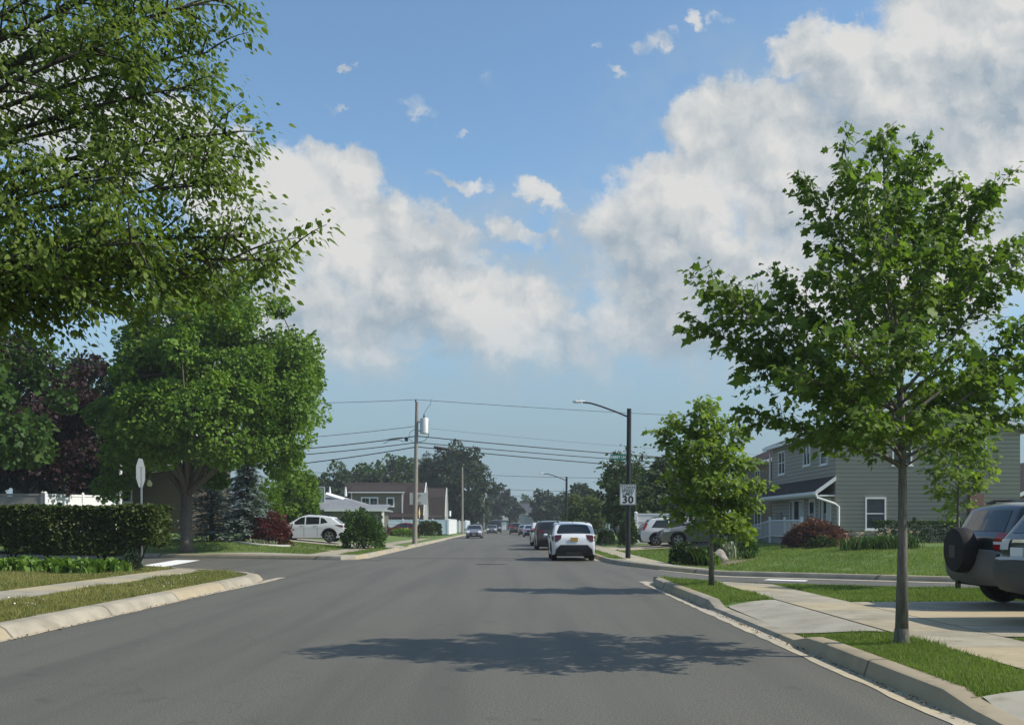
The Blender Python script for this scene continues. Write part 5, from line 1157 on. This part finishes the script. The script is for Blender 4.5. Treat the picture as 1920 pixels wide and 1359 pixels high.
for sg in (1, -1):
    a, b = sorted((sg*.995, sg*.66)); tl = c.end('tail_light', [(.90,a,b),(1.17,a,b)], REDL, off=.016, ns=4); tl2 = c.end('reverse_light', [(1.00,a*.98,b*.98),(1.04,a*.98,b*.98)], CLEARL, off=.019, ns=3)
    c.side('tail_light', [(.08,.90),(.24,.90),(.26,1.17),(.12,1.17)], REDL, .014, sg)
b = MB(); b.lathe([(.30,-.12),(.345,-.11),(.365,-.04),(.365,.08),(.34,.12)], (-.17,.06,.90), 'x', 28); b.build('spare_tyre_cover', plain('spare_cover', (.012,.012,.013), .7, spec=.25), c.root, 40)
b = MB(); b.box(-.296,-.291,-.02,.18,.78,.98); b.build('cover_badge', plain('cover_print', (.06,.055,.05), .7), c.root)
front_std(c, 1.75); c.mirror(2.8, 1.18, BLACKP); seams(c, 1.75, (1.4,2.1)); c.rails(.6,2.3,H+.06,inset=.9); b = MB(); b.tube([(.0,.5,.36),(.3,.5,.38)], .03, 8); b.build('exhaust', BLACKP, c.root)
b = MB(); b.box(.98,1.03,-.70,.70,H+.05,H+.08); b.box(1.95,2.0,-.70,.70,H+.05,H+.08); b.build('roof_rack_bar', STEEL, c.root)
z_ = zNR(9, 12)+.016; H = 1.70; L = 4.7
c = Car('parked_car', 'dark muddy SUV with a white licence plate nearest at the right edge', (6.76, 12.22, z_), 0, [(.14,.40),(.04,.50),(.0,.66),(.02,.80),(.07,.88),(.09,1.06),(.16,1.16),(.42,1.50),(.50,1.61),(.8,1.68),(1.9,H),(2.5,1.67),(2.7,1.60),(3.25,1.16),(3.5,1.10),(4.4,1.02),(4.62,.9),(4.68,.66),(4.66,.42),(4.55,.32)],
        (1.0,3.78), L, 1.86, .34, H, paint('charcoal_paint', (.028,.031,.032), .2), .375, tumble=.16, belt=1.1, rim=DARKRIM, plan=.06)
c.end('rear_window', [(1.18,-.84,.84),(1.54,-.78,.78)], GL); c.end('rear_bumper', [(.44,-1,1),(.74,-1,1),(.80,-.98,.98)], DKB, off=.05, ns=12); c.end('step_pad', [(.805,-.96,.96),(.83,-.95,.95)], plain('pale_pad', (.42,.44,.44), .5), off=.055); c.side('rear_bumper', [(.05,.46),(.55,.46),(.52,.78),(.03,.78)], DKB, .03)
for sg in (1, -1):
    a, b = sorted((sg*.995, sg*.70)); c.end('tail_light', [(.96,a,b),(1.10,a,b)], CLEARL if sg > 0 else SMOKEL, off=.016, ns=4); c.side('tail_light', [(.08,.92),(.26,.92),(.30,1.12),(.12,1.12)], SMOKEL, .014, sg)
c.end('chrome_bar', [(1.05,-.60,.60),(1.085,-.60,.60)], CHROME, off=.02); pl = c.plate(.005, .92, WHITEPL, .28); b = MB()
for i, yy in enumerate((.20,.245,.29,.335,.38)): b.box(-.014,-.0121,yy-.012,yy+.012,.885,.955)
glasshouse(c, H, (.62,3.3), .67, .92, (.40,.58)); wind(c, H); front_std(c, H); c.mirror(3.1, 1.16, PB); seams(c, H, (1.9,2.7)); c.rails(.9,2.6,H+.05)

# ------------------------------------------------------------------ plants in the scene
def ZL(x, y): return zNL(x, y)
# young maple at the right kerb: boughs by their tips, metres
T0 = (4.30, 10.3, zNR(4.3, 10.3))
def mp(x, y, Z): return tuple(P(x, y, Z))
tr_pts = [T0, (4.31,10.3,1.2), (4.31,10.3,2.2), (4.26,10.28,3.4), (4.1,10.3,4.6), (4.12,10.3,5.3)]
S = []
def bough(h, tip, bend=.10):
    x = np.interp(h, [p[2] for p in tr_pts], [p[0] for p in tr_pts]); S.append(((x, 10.3, h), tip, bend))
for h, tip, bd in ((2.35, mp(1292,592,10.2), -.02), (2.7, mp(1300,515,9.9), -.04), (2.15, mp(1398,768,10.5), .0), (3.0, mp(1440,515,10.8), .02), (3.3, mp(1352,545,11.3), .0),
                   (3.6, mp(1500,330,10.3), .0), (4.1, mp(1575,262,10.0), .02), (4.4, mp(1655,235,10.3), .0), (4.3, mp(1735,270,10.7), .02), (3.7, mp(1890,330,10.2), .0), (3.2, mp(1905,440,10.4), .02),
                   (2.9, mp(1925,470,9.8), .0), (2.6, mp(1960,600,10.6), .05), (2.4, mp(1990,640,10.2), .05), (2.2, mp(1950,760,10.4), .08), (2.1, mp(1850,800,9.6), .10), (2.1, mp(1540,790,9.7), .08), (2.1, mp(1500,800,11.2), .08),
                   (2.2, mp(1620,790,9.0), .1), (2.3, mp(1760,780,9.0), .1), (2.5, mp(1480,690,9.3), .05), (2.7, mp(1560,620,8.9), .05), (2.9, mp(1700,600,8.8), .05), (2.8, mp(1820,640,9.1), .05), (3.1, mp(1530,480,9.6), .03), (3.4, mp(1640,440,9.3), .03), (3.4, mp(1760,450,9.4), .03), (3.7, mp(1680,350,9.7), .0), (3.5, mp(1590,380,11.0), .0), (3.4, mp(1780,380,11.2), .0), (3.9, mp(1700,300,11.0), .0), (3.8, mp(1800,330,10.2), .0),
                   (2.4, mp(1800,720,11.8), .08), (2.4, mp(1640,700,12.2), .08), (2.4, mp(1500,640,11.8), .06), (2.8, mp(1700,560,12.0), .04), (3.0, mp(1600,520,11.8), .04), (3.2, mp(1820,480,11.6), .04), (2.2, mp(1560,740,11.0), .06), (2.2, mp(1720,770,11.0), .08), (2.3, mp(1880,700,11.2), .08), (2.5, mp(1400,650,10.0), .02)): bough(h, tip, bd)
spray_tree('maple_tree', 'tall slim maple with spreading boughs on the near right verge', T0, tr_pts, S, LM['maple'], .066, 'maple', 11, 58, BK_YOUNG, trunk_r=.059, droop=.55, sub_len=.40, seed=11, hang=.1, start=.24, spread=.85, tipm=6)
b = MB(); b.lathe([(.086,0),(.082,.05),(.075,.20),(.066,.22)], (T0[0],T0[1],T0[2]-.01), 'z', 14); tag(b.build('trunk_guard', BK_YOUNG, None, 40), 'grey guard sleeve round the foot of the tall maple', 'tree guard')
# small maple on the corner verge
S = []; z0 = zNR(4.36, 20.4); Y0 = 20.4
def mq(x, y, dz=0): return tuple(P(x, y, Y0+dz))
for h, tip, bd in ((2.6, mq(1228,806), .0), (3.0, mq(1258,780,.4), .0), (3.2, mq(1305,752,-.2), 0), (3.2, mq(1335,750,.2), 0), (3.0, mq(1365,785,.3), 0), (2.6, mq(1390,800,-.3), 0), (2.3, mq(1410,860,.3), .05), (2.0, mq(1432,905,-.1), .05), (1.9, mq(1420,950,.2), .08), (1.8, mq(1395,985,-.3), .1), (1.8, mq(1350,985,-.7), .1), (1.8, mq(1300,960,-.5), .1), (1.8, mq(1262,930,.2), .08), (2.0, mq(1252,880,-.3), .05), (2.3, mq(1262,850,.4), .03), (2.4, mq(1300,830,-.8), .03), (2.4, mq(1360,840,-.8), .03), (2.1, mq(1320,900,-1.0), .05), (2.1, mq(1375,905,-.9), .05), (2.2, mq(1340,870,1.0), .05), (2.0, mq(1300,920,.9), .06), (2.0, mq(1380,930,.9), .06), (2.7, mq(1300,800,.3), 0), (2.8, mq(1350,800,.5), 0), (1.75, mq(1375,990,.2), .1), (1.65, mq(1295,1000,.3), .1), (1.65, mq(1345,1012,-.3), .1), (1.65, mq(1405,1005,.3), .1), (1.7, mq(1262,965,.4), .1), (1.9, mq(1320,960,.8), .08), (1.9, mq(1400,960,.7), .08)):
    S.append(((4.36, Y0, h), tip, bd))
spray_tree('maple_tree', 'small bright leaved maple on the corner verge before the grey car', (4.36, Y0, z0), [(4.36,Y0,z0),(4.36,Y0,1.2),(4.37,Y0,2.2),(4.35,Y0,3.3)], S, LM['young'], .088, 'maple', 16, 56, BK_YOUNG, trunk_r=.055, droop=.5, sub_len=.46, seed=5, hang=.1, start=.15)
# third young maple by the side street
S = []; Y0 = 19.0; z0 = zNR(9.1, Y0); bx = 9.08
for h, tip, bd in ((2.4, mq(1738,838), 0), (2.5, mq(1770,800,.3), 0), (2.6, mq(1810,790,-.2), 0), (2.5, mq(1850,815,.2), 0), (2.3, mq(1868,862,-.2), .03), (2.1, mq(1845,905,.3), .06), (1.9, mq(1825,940,-.2), .06), (1.8, mq(1775,960,.2), .06), (2.0, mq(1750,915,-.4), .06), (2.2, mq(1735,880,.3), .04), (2.1, mq(1800,880,-.7), .04), (1.9, mq(1795,925,.6), .06), (2.2, mq(1830,850,.6), .03), (2.2, mq(1770,860,-.5), .03), (1.7, mq(1770,970,-.2), .06)):
    S.append(((bx, Y0, h), tip, bd))
spray_tree('maple_tree', 'thin young maple by the side street behind the dark SUV', (bx, Y0, z0), [(bx,Y0,z0),(bx,Y0,1.2),(bx,Y0,2.0),(bx,Y0,3.0)], S, LM['young'], .095, 'maple', 13, 36, BK_YOUNG, trunk_r=.045, droop=.5, sub_len=.42, seed=8, hang=.1, start=.12)
# ornamental pear overhanging from the left verge
S = []; bx, by = -7.7, 9.6; z0 = zNL(bx, by)
TIPS = [(535,222,9.2),(500,262,8.9),(628,470,8.4),(560,425,8.7),(530,318,8.6),(468,68,9.6),(440,130,9.2),(500,-40,9.4),(480,500,9.4),(440,490,9.0),(395,495,10.0),(330,470,8.0),(260,490,9.0),(160,510,8.6),(95,560,8.4),(60,545,9.2),(300,300,8.0),(350,430,7.6),(380,185,10.0),(60,350,8.0),(150,-60,9.2),(330,-80,9.0),(40,600,8.8),(250,60,10.4),(280,470,10.8),(180,470,7.7),(20,200,8.6),(330,20,8.4),(410,-10,10.2),(20,520,8.0),(-30,440,9.0),(240,520,8.2)]
for i, (x, y, Z) in enumerate(TIPS):
    e = P(x, y, Z); h = max(2.6, min(7.2, e.z-.9*(1 if y > 250 else 1.6)*.55-.2)); h = 2.6+.52*(e.z-2.6) if e.z > 2.6 else 2.5
    S.append(((bx+.1, by, h), tuple(e), .10))
spray_tree('pear_tree', 'olive leaved tree overhanging the near left verge with long drooping boughs', (bx, by, z0), [(bx,by,z0),(bx,by,1.5),(bx+.05,by,3.2),(bx+.05,by,5.2),(bx,by,7.5)], S, LM['pear'], .060, 'oval', 5.0, 44, BK_DARK, trunk_r=.17, droop=.75, sub_len=.36, seed=21, hang=.10, spread=1.1, start=.38, tipk=.91, tpow=.62, tipm=44, limb=.26, var=.22, clump=1.7)
# the broad green tree and its neighbours on the far left corner
def at(x, y, z): return (x, y, z)
crown_tree('shade_tree', 'broad bright green tree with forked trunk at the far left corner', (-15.1, 43.3, zFL(-15.1,43.3)), 12.5, (-13.8, 42.9, 7.0), (4.85, 4.0, 5.4), 200, 560, LM['big'], .125, BK_GREY, trunk_r=.30, seed=4, cr=.20, limbs=13, fork=.22, bottom=-.64, lump=.2, inner=.34, flatz=.75)
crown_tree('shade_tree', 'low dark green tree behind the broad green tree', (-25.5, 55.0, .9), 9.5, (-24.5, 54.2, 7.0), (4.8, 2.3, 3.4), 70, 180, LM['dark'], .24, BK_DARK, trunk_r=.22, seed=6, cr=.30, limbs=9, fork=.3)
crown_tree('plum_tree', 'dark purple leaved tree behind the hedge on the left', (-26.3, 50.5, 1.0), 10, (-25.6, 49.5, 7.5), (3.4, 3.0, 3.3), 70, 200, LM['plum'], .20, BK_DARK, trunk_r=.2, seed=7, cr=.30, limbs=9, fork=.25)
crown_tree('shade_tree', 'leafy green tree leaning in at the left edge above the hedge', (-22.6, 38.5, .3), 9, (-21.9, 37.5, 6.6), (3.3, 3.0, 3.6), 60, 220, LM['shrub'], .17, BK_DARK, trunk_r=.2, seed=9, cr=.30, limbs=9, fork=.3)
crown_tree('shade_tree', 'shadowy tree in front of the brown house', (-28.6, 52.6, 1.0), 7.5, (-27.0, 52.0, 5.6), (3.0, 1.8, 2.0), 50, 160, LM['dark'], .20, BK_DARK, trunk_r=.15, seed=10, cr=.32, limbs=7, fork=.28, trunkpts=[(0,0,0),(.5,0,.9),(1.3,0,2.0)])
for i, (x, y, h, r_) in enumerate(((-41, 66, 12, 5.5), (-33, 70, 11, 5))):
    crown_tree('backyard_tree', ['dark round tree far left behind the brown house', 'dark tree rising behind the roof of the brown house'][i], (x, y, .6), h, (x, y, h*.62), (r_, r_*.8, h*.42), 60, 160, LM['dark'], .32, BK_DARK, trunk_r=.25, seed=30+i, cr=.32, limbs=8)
conifer('blue_spruce', 'blue spruce with drooping tiers beside the trunk of the broad tree', (-13.6, 48.0, zFL(-13.6,48)), 4.9, 1.9, LM['spruce'], 13000, .16, seed=3)
conifer('blue_spruce', 'shaded blue spruce left of the broad tree trunk', (-15.9, 49.4, zFL(-15.9,49.4)), 5.2, 2.3, LM['spruce'], 12000, .16, seed=4)
bush('barberry', 'deep red rounded barberry between the spruce and the clipped evergreen', (-12.3, 47.6, zFL(-12.3,47.6)), (1.0,.9,1.62), 5200, LM['red'], .075, seed=2)
bush('arborvitae', 'tall lime green pointed evergreen behind the red barberry', (-13.5, 50.6, zFL(-13.5,50.6)), (.95,.9,3.3), 5200, LM['lime'], .12, seed=5)
bush('arborvitae', 'rounded bright green evergreen beside the white SUV', (-12.75, 50.0, zFL(-12.75,50)), (.62,.62,2.35), 4200, LM['lime'], .08, seed=6, lump=.05)
clump_plant('flowering_plant', 'clump with pink red flowers at the foot of the round evergreen', (-11.75, 47.6, zFL(-11.75,47.6)), 60, .5, .3, LM['shrub'], .03, seed=4, flowers=(26, plain('pink_flower', (.62,.16,.13), .7)), fh=1.4)
for i, (x, y) in enumerate(((-13.1,46.3),(-12.7,46.2),(-12.3,46.2),(-11.9,46.4))):
    clump_plant('border_plant', 'pale grey green border plant in front of the red barberry', (x, y, zFL(x,y)), 34, .34, .28, LM['grey'], .035, seed=40+i, group='pale plants along the bed edge')
EDG = plain('bed_edging', (.42,.42,.38), .8); b = MB(); b.tube([(-14.0,46.9,zFL(-14,46.9)+.05),(-13.2,45.8,zFL(-13.2,45.8)+.05),(-12.2,45.7,zFL(-12.2,45.7)+.05),(-11.5,46.4,zFL(-11.5,46.4)+.05),(-11.3,47.4,zFL(-11.3,47.4)+.05)], .07, 6); tag(b.build('bed_edging', EDG, None, 60), 'pale curved edging stones round the bed under the red barberry', 'edging')
crown_tree('garden_tree', 'bright green low tree behind the white SUV', (-14.4, 62.5, .5), 4.6, (-14.4, 62.3, 3.1), (1.55, 1.5, 1.9), 60, 170, LM['lime'], .15, BK_DARK, trunk_r=.09, seed=14, cr=.33, limbs=7, fork=.25, lump=.15)
bush('laurel', 'large glossy green bush right of the white SUV', (-8.35, 52.3, zFL(-8.35,52.3)), (1.15,1.2,1.92), 8200, LM['shrub'], .115, seed=8, shape='oval', lump=.12)
bush('shrub', 'loose green shrubs behind the glossy bush', (-11.4, 69, .4), (1.6,1.2,2.1), 4200, LM['mid'], .14, seed=9)
for i, (x, y, rx, h, k, lb) in enumerate(((-13.0,92,.9,1.5,'dusty','low brownish shrub in front of the long white fence'),(-10.9,93,1.5,.75,'lime','low yellow green ground shrub by the white fence'),(-8.9,96,.85,1.55,'hedge','clipped round bush with reddish tips beside the transformer pole'),(-8.2,98,.75,1.5,'box','dark clipped bush right of the reddish one by the white fence'))):
    bush('shrub', lb, (x, y, .3), (rx,.8,h), 2600, LM[k], .13, seed=50+i, lump=.06)
# trees far on the left
for i, (px, Z, ytop, wpx, k, lb) in enumerate(((625,150,885,95,'dark','far tree at the left end of the tree line behind the ranch house'),(668,158,882,110,'mid','far rounded tree behind the ranch house'),(735,165,868,110,'mid','far broad tree behind the brown gambrel house'),(712,150,880,70,'dark','dark far tree behind the ranch roof vents'),(785,172,873,70,'dark','far tree close behind the transformer pole'))):
    s_ = F/Z; top = EYE+(HY-ytop)/s_; x = (px-960)/s_; r_ = wpx/s_/2
    crown_tree('backyard_tree', lb, (x, Z, 0), top, (x, Z, top*.60), (r_, r_*.8, top*.42), 46, 150, LM[k], .42, BK_DARK, trunk_r=.3, seed=60+i, cr=.34, limbs=7, fork=.25)
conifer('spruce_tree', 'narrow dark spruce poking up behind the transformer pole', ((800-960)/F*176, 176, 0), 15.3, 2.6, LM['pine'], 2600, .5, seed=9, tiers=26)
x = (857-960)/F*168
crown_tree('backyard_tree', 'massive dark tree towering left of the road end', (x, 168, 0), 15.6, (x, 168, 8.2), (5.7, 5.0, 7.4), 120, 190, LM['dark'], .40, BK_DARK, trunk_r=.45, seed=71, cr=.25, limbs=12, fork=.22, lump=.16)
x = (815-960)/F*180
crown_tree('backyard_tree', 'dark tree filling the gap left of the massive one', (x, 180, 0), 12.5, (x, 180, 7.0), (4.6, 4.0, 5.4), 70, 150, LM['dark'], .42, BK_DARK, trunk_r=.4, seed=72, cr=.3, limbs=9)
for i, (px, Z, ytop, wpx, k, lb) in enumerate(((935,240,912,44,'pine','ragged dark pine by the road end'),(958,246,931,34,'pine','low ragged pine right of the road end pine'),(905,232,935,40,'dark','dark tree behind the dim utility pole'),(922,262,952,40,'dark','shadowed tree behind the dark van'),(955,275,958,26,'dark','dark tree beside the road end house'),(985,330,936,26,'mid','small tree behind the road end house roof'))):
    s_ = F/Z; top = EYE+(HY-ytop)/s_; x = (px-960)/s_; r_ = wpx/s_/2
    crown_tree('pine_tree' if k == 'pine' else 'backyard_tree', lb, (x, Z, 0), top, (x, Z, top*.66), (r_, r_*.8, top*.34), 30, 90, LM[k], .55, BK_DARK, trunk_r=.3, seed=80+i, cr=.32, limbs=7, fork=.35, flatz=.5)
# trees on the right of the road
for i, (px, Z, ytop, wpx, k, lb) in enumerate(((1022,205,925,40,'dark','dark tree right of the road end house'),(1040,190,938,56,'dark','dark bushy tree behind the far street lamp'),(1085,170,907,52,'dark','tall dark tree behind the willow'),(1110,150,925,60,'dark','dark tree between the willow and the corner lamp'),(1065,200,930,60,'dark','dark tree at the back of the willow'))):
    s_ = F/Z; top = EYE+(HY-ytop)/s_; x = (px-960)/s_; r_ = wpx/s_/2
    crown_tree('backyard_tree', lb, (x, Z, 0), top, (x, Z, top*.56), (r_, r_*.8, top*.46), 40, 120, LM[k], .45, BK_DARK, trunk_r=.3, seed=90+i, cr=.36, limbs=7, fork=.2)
x = (1093-960)/F*92
crown_tree('willow_tree', 'pale yellow green feathery tree behind the white crossover', (x, 92, .1), 4.6, (x, 92, 2.7), (2.0, 1.8, 1.75), 60, 200, LM['willow'], .17, BK_GREY, trunk_r=.12, seed=95, cr=.34, limbs=8, fork=.25, shape='oval')
bush('shrub', 'yellowish shrub in front of the feathery tree', ((1075-960)/F*80, 80, .1), (1.3,1.0,1.7), 2600, LM['willow'], .12, seed=96)
S = []; x, Y0 = 9.05, 62.0
for h, px, py, dz in ((3.5,1132,865,0),(4.5,1152,845,.5),(5.0,1172,838,0),(5.0,1190,852,-.5),(4.5,1208,845,.6),(4.0,1226,880,0),(3.2,1240,905,.4),(2.6,1250,940,-.5),(2.2,1110,960,0),(2.6,1118,925,.6),(2.6,1130,900,-1),(3,1150,900,-1.5),(3,1180,890,-1.8),(3,1205,900,-1.5),(2.4,1160,940,-1.6),(2.4,1200,940,-1.6),(2.2,1130,970,-.6),(2.2,1230,965,.5),(3.2,1165,880,1.5),(3.2,1200,880,1.5),(2.6,1185,930,1.6),(2.2,1180,960,-1)):
    S.append(((x-1.2, Y0, h), tuple(P(px, py, Y0+dz)), .08))
spray_tree('locust_tree', 'feathery green tree behind the speed limit sign', (x-1.2, Y0, .2), [(x-1.2,Y0,.2),(x-1.2,Y0,2.2),(x-1.2,Y0,5.4)], S, LM['mid'], .20, 'oval', 5.5, 17, BK_DARK, trunk_r=.16, droop=.4, sub_len=.55, seed=31, start=.12, hang=.15)
crown_tree('backyard_tree', 'dense dark tree behind the small corner maple', (11.8, 66.5, .3), 6.6, (11.6, 66.5, 3.6), (2.7, 2.4, 2.7), 60, 170, LM['dark'], .22, BK_DARK, trunk_r=.16, seed=32, cr=.33, limbs=8, fork=.2)
crown_tree('backyard_tree', 'tree rising behind the small corner maple on its left', (9.6, 72, .3), 6.4, (9.6, 72, 3.6), (2.6, 2.2, 2.6), 50, 150, LM['mid'], .24, BK_DARK, trunk_r=.16, seed=33, cr=.33, limbs=8, fork=.2)
crown_tree('backyard_tree', 'dark tree glimpsed at the edge beyond the tan house', (27.5, 58, .5), 6.8, (28.2, 58, 4.8), (2.0, 2.0, 2.0), 40, 130, LM['dark'], .22, BK_DARK, trunk_r=.15, seed=34, cr=.34, limbs=7)
bush('shrub', 'round clipped green shrub right of the white crossover', (6.45, 64, zFR(6.5,64)), (.62,.6,1.05), 3200, LM['box'], .07, seed=41, lump=.04)
bush('arborvitae', 'narrow leafy evergreen beside the white driveway screen', (7.25, 58.4, zFR(7.3,58.4)), (.5,.5,2.0), 2600, LM['shrub'], .11, seed=42)
# garden bed at the corner of the tan house lot
for i, (px, Y, rx, h, k, lb) in enumerate(((1280,34.5,.50,.78,'box','dark clipped boxwood at the left end of the corner bed'),(1303,33.8,.42,.62,'hedge','low dusty shrub beside the boxwood in the corner bed'),(1390,38.0,.66,.98,'shrub','round leafy shrub at the right end of the corner bed'),(1350,37.0,.45,.75,'shrub','small leafy shrub behind the boulder'))):
    x = (px-960)/F*Y; bush('shrub', lb, (x, Y, zFR(x,Y)), (rx,rx,h), 2600, LM[k], .07, seed=100+i, lump=.07)
x = (1322-960)/F*33.6; clump_plant('ornamental_grass', 'arching strap leaved plant in the middle of the corner bed', (x, 33.6, zFR(x,33.6)), 130, .62, .55, LM['shrub'], .022, seed=1)
x = (1368-960)/F*36.5; clump_plant('ornamental_grass', 'pale iris clump behind the boulder in the corner bed', (x, 36.5, zFR(x,36.5)), 70, .8, .35, LM['grey'], .03, seed=2)
x = (1337-960)/F*33.2; clump_plant('perennial', 'yellow green perennial beside the small maple trunk', (x, 33.2, zFR(x,33.2)), 80, .45, .3, LM['lime'], .03, seed=3)
x = (1400-960)/F*35.6; clump_plant('perennial', 'low green perennial at the edge of the mulch', (x, 35.6, zFR(x,35.6)), 60, .35, .3, LM['shrub'], .03, seed=4)
x = (1348-960)/F*33.9; b = MB(); n_ = 14; bm2 = bmesh.new(); bmesh.ops.create_icosphere(bm2, subdivisions=3, radius=1)
for v in bm2.verts:
    k = 1+.13*math.sin(3*v.co.x+1)*math.sin(4*v.co.y)+.09*math.sin(7*v.co.z+2*v.co.x); v.co = Vector((v.co.x*.30*k, v.co.y*.24*k, v.co.z*.34*k))
me = bpy.data.meshes.new('boulder'); bm2.to_mesh(me); bm2.free(); o = link('boulder', me, plain('boulder_stone', (.26,.23,.20), .9, var=.35, scale=6), None, 40); o.location = (x, 33.9, zFR(x,33.9)+.18); tag(o, 'upright grey brown boulder in the corner bed', 'boulder')
sheet('mulch_bed', [(6.1,33.4),(6.6,32.6),(7.6,33.0),(9.0,34.6),(9.6,36.6),(8.6,38.6),(7.2,37.6),(6.3,35.6)], zFR, .35, plain('mulch', (.20,.15,.11), .95, var=.4, scale=25), .02)
bush('japanese_maple', 'broad dusty red low maple in front of the tan house corner', (13.9, 42.6, zFR(13.9,42.6)), (1.3,1.1,1.22), 8000, LM['dusty'], .085, seed=12, lump=.16)
bush('shrub', 'small dark green shrub under the dusty red maple', (13.6, 40.9, zFR(13.6,40.9)), (.6,.45,.5), 1500, LM['box'], .06, seed=13)
bush('shrub', 'low pink flowered shrub left of the dusty red maple', (12.9, 42.8, zFR(12.9,42.8)), (.5,.45,.75), 1500, LM['dusty'], .07, seed=14)
hedge('hedge', 'long clipped dark hedge along the side wall of the tan house', (16.6, 42.3, zFR(18,42.3)), (1,0), 6.6, .8, .0, 1.0, 9000, LM['box'], .075, seed=5, uneven=.02)
b = MB()
CRM = plain('cream_flower', (.72,.52,.36), .7)
for i in range(13):
    px = 1592+i*9.6; Y = 37.2+(i % 3)*.55; x = (px-960)/F*Y
    clump_plant('daylily', 'strap leaved daylily with cream flowers in the row below the tan house wall', (x, Y, zFR(x,Y)), 64, .62, .42, LM['shrub'], .022, group='daylilies along the tan house', seed=200+i, flowers=(2, CRM), fh=1.05)
# near left hedge and ground cover
hedge('hedge', 'long clipped hedge over bare stems behind the light green border plants', (-22.5, 27.9, zNL(-15,28)), (1,-.03), 11.85, 1.35, .42, 1.83, 84000, LM['hedge'], .082, seed=6, gaps=1.0, stems=9)
HOST = []
for i in range(30):
    x = -17.6+i*.232+random.uniform(-.08,.08); y = 26.0+random.uniform(-.35,.45)-.02*i
    clump_plant('hosta', 'light green broad leaved hosta in the row below the hedge', (x, y, zNL(x,y)), 46, .46*random.uniform(.8,1.15), .36, LM['hosta'], .05, group='hostas below the hedge', seed=300+i)
bush('shrub', 'dark low shrub at the street end of the hosta row', (-10.9, 26.6, zNL(-11,26.6)), (.34,.3,.5), 900, LM['pine'], .05, seed=15)

# ------------------------------------------------------------------ grass blades, clover and litter
LM['grass'] = leaf_mat('grass_blade', (.09,.145,.034), (.215,.275,.08), .4, .5); LM['grassd'] = leaf_mat('dry_grass_blade', (.115,.145,.036), (.30,.27,.105), .35, .6)
grass('grass_blades', [([(3.66,7.32),(4.66,7.72),(4.66,11.5),(3.72,12.1)], 1.0), ([(3.68,16.3),(4.66,16.65),(4.68,21.9),(4.2,22.9),(3.72,23.5)], 1.0), ([(5.84,4),(9,4),(9,10.8),(5.84,10.9)], .8), ([(5.84,16.15),(16,16.15),(16,16.5),(9.2,19.2),(6.0,20.9),(5.84,20.8)], .9)], zNR, 8000, LM['grass'], .056, .011)
grass('grass_blades', [([(-8.86,12),(-6.94,12),(-6.92,24),(-8.0,26.6),(-8.86,26.8)], 1.0), ([(-16,12),(-10.27,12),(-10.27,28.3),(-12,30),(-16,32)], .8), ([(-9,10.5),(-7,10.5),(-7,13.4),(-9,13.4)], .8)], zNL, 4200, LM['grassd'], .07, .011, seed=4)
grass('grass_blades', [([(3.9,38),(4.48,38),(4.48,52),(3.9,52.5)], .8), ([(5.85,33.0),(6.5,31.0),(7.2,30.1),(12.5,27.1),(18,23.9),(20,30),(16,40),(12,50),(5.78,52)], .8)], zFR, 2300, LM['grass'], .075, .012, seed=5, ref=11)
grass('grass_blades', [([(-7.78,42),(-6.78,42),(-6.78,54),(-7.78,54)], .8), ([(-18,44.5),(-11,42.4),(-9.2,42),(-9.2,54.4),(-12,54.4),(-18,50)], .8)], zFL, 2300, LM['grass'], .075, .012, seed=6, ref=11)
r = np.random.default_rng(2); n = 230; X = r.uniform(-8.8,-7.0,n); Y = r.uniform(14.6,25.5,n); g_ = np.sin(X*3+Y*.9)+np.sin(Y*1.7) > .1; X, Y = X[g_], Y[g_]
C = np.c_[X, Y, [zNL(a,b)+.075 for a, b in zip(X, Y)]]; o = leaves('clover_flowers', C, .022, 'clump', plain('clover_white', (.75,.75,.68), .7), up=.8, droop=0); o['kind'] = 'stuff'
n = 500; Y = r.uniform(6, 23, n); C = np.c_[3.36+np.abs(r.normal(0,.035,n)), Y, np.full(n,.012)]; o = leaves('gutter_litter', C, .028, 'card', plain('dry_litter', (.13,.09,.05), .9), up=.8, droop=0); o['kind'] = 'stuff'
n = 260; Y = r.uniform(10, 25, n); C = np.c_[-6.48+np.abs(r.normal(0,.06,n)), Y, np.full(n,.012)]; o = leaves('gutter_litter', C, .028, 'card', plain('dry_litter', (.13,.09,.05), .9), up=.8, droop=0); o['kind'] = 'stuff'

# ------------------------------------------------------------------ thin summer air
hm = bpy.data.materials.new('haze'); hm.use_nodes = True; t = NT(hm.node_tree)
pv = t.n('ShaderNodeVolumePrincipled', {'Color': (.86, .92, .97, 1), 'Density': .0005, 'Anisotropy': .2}); t.n('ShaderNodeOutputMaterial', {1: pv.outputs[0]})
b = MB(); b.box(-150, 150, -30, 420, -1.45, 17.5); o = b.build('haze', hm); o['kind'] = 'stuff'
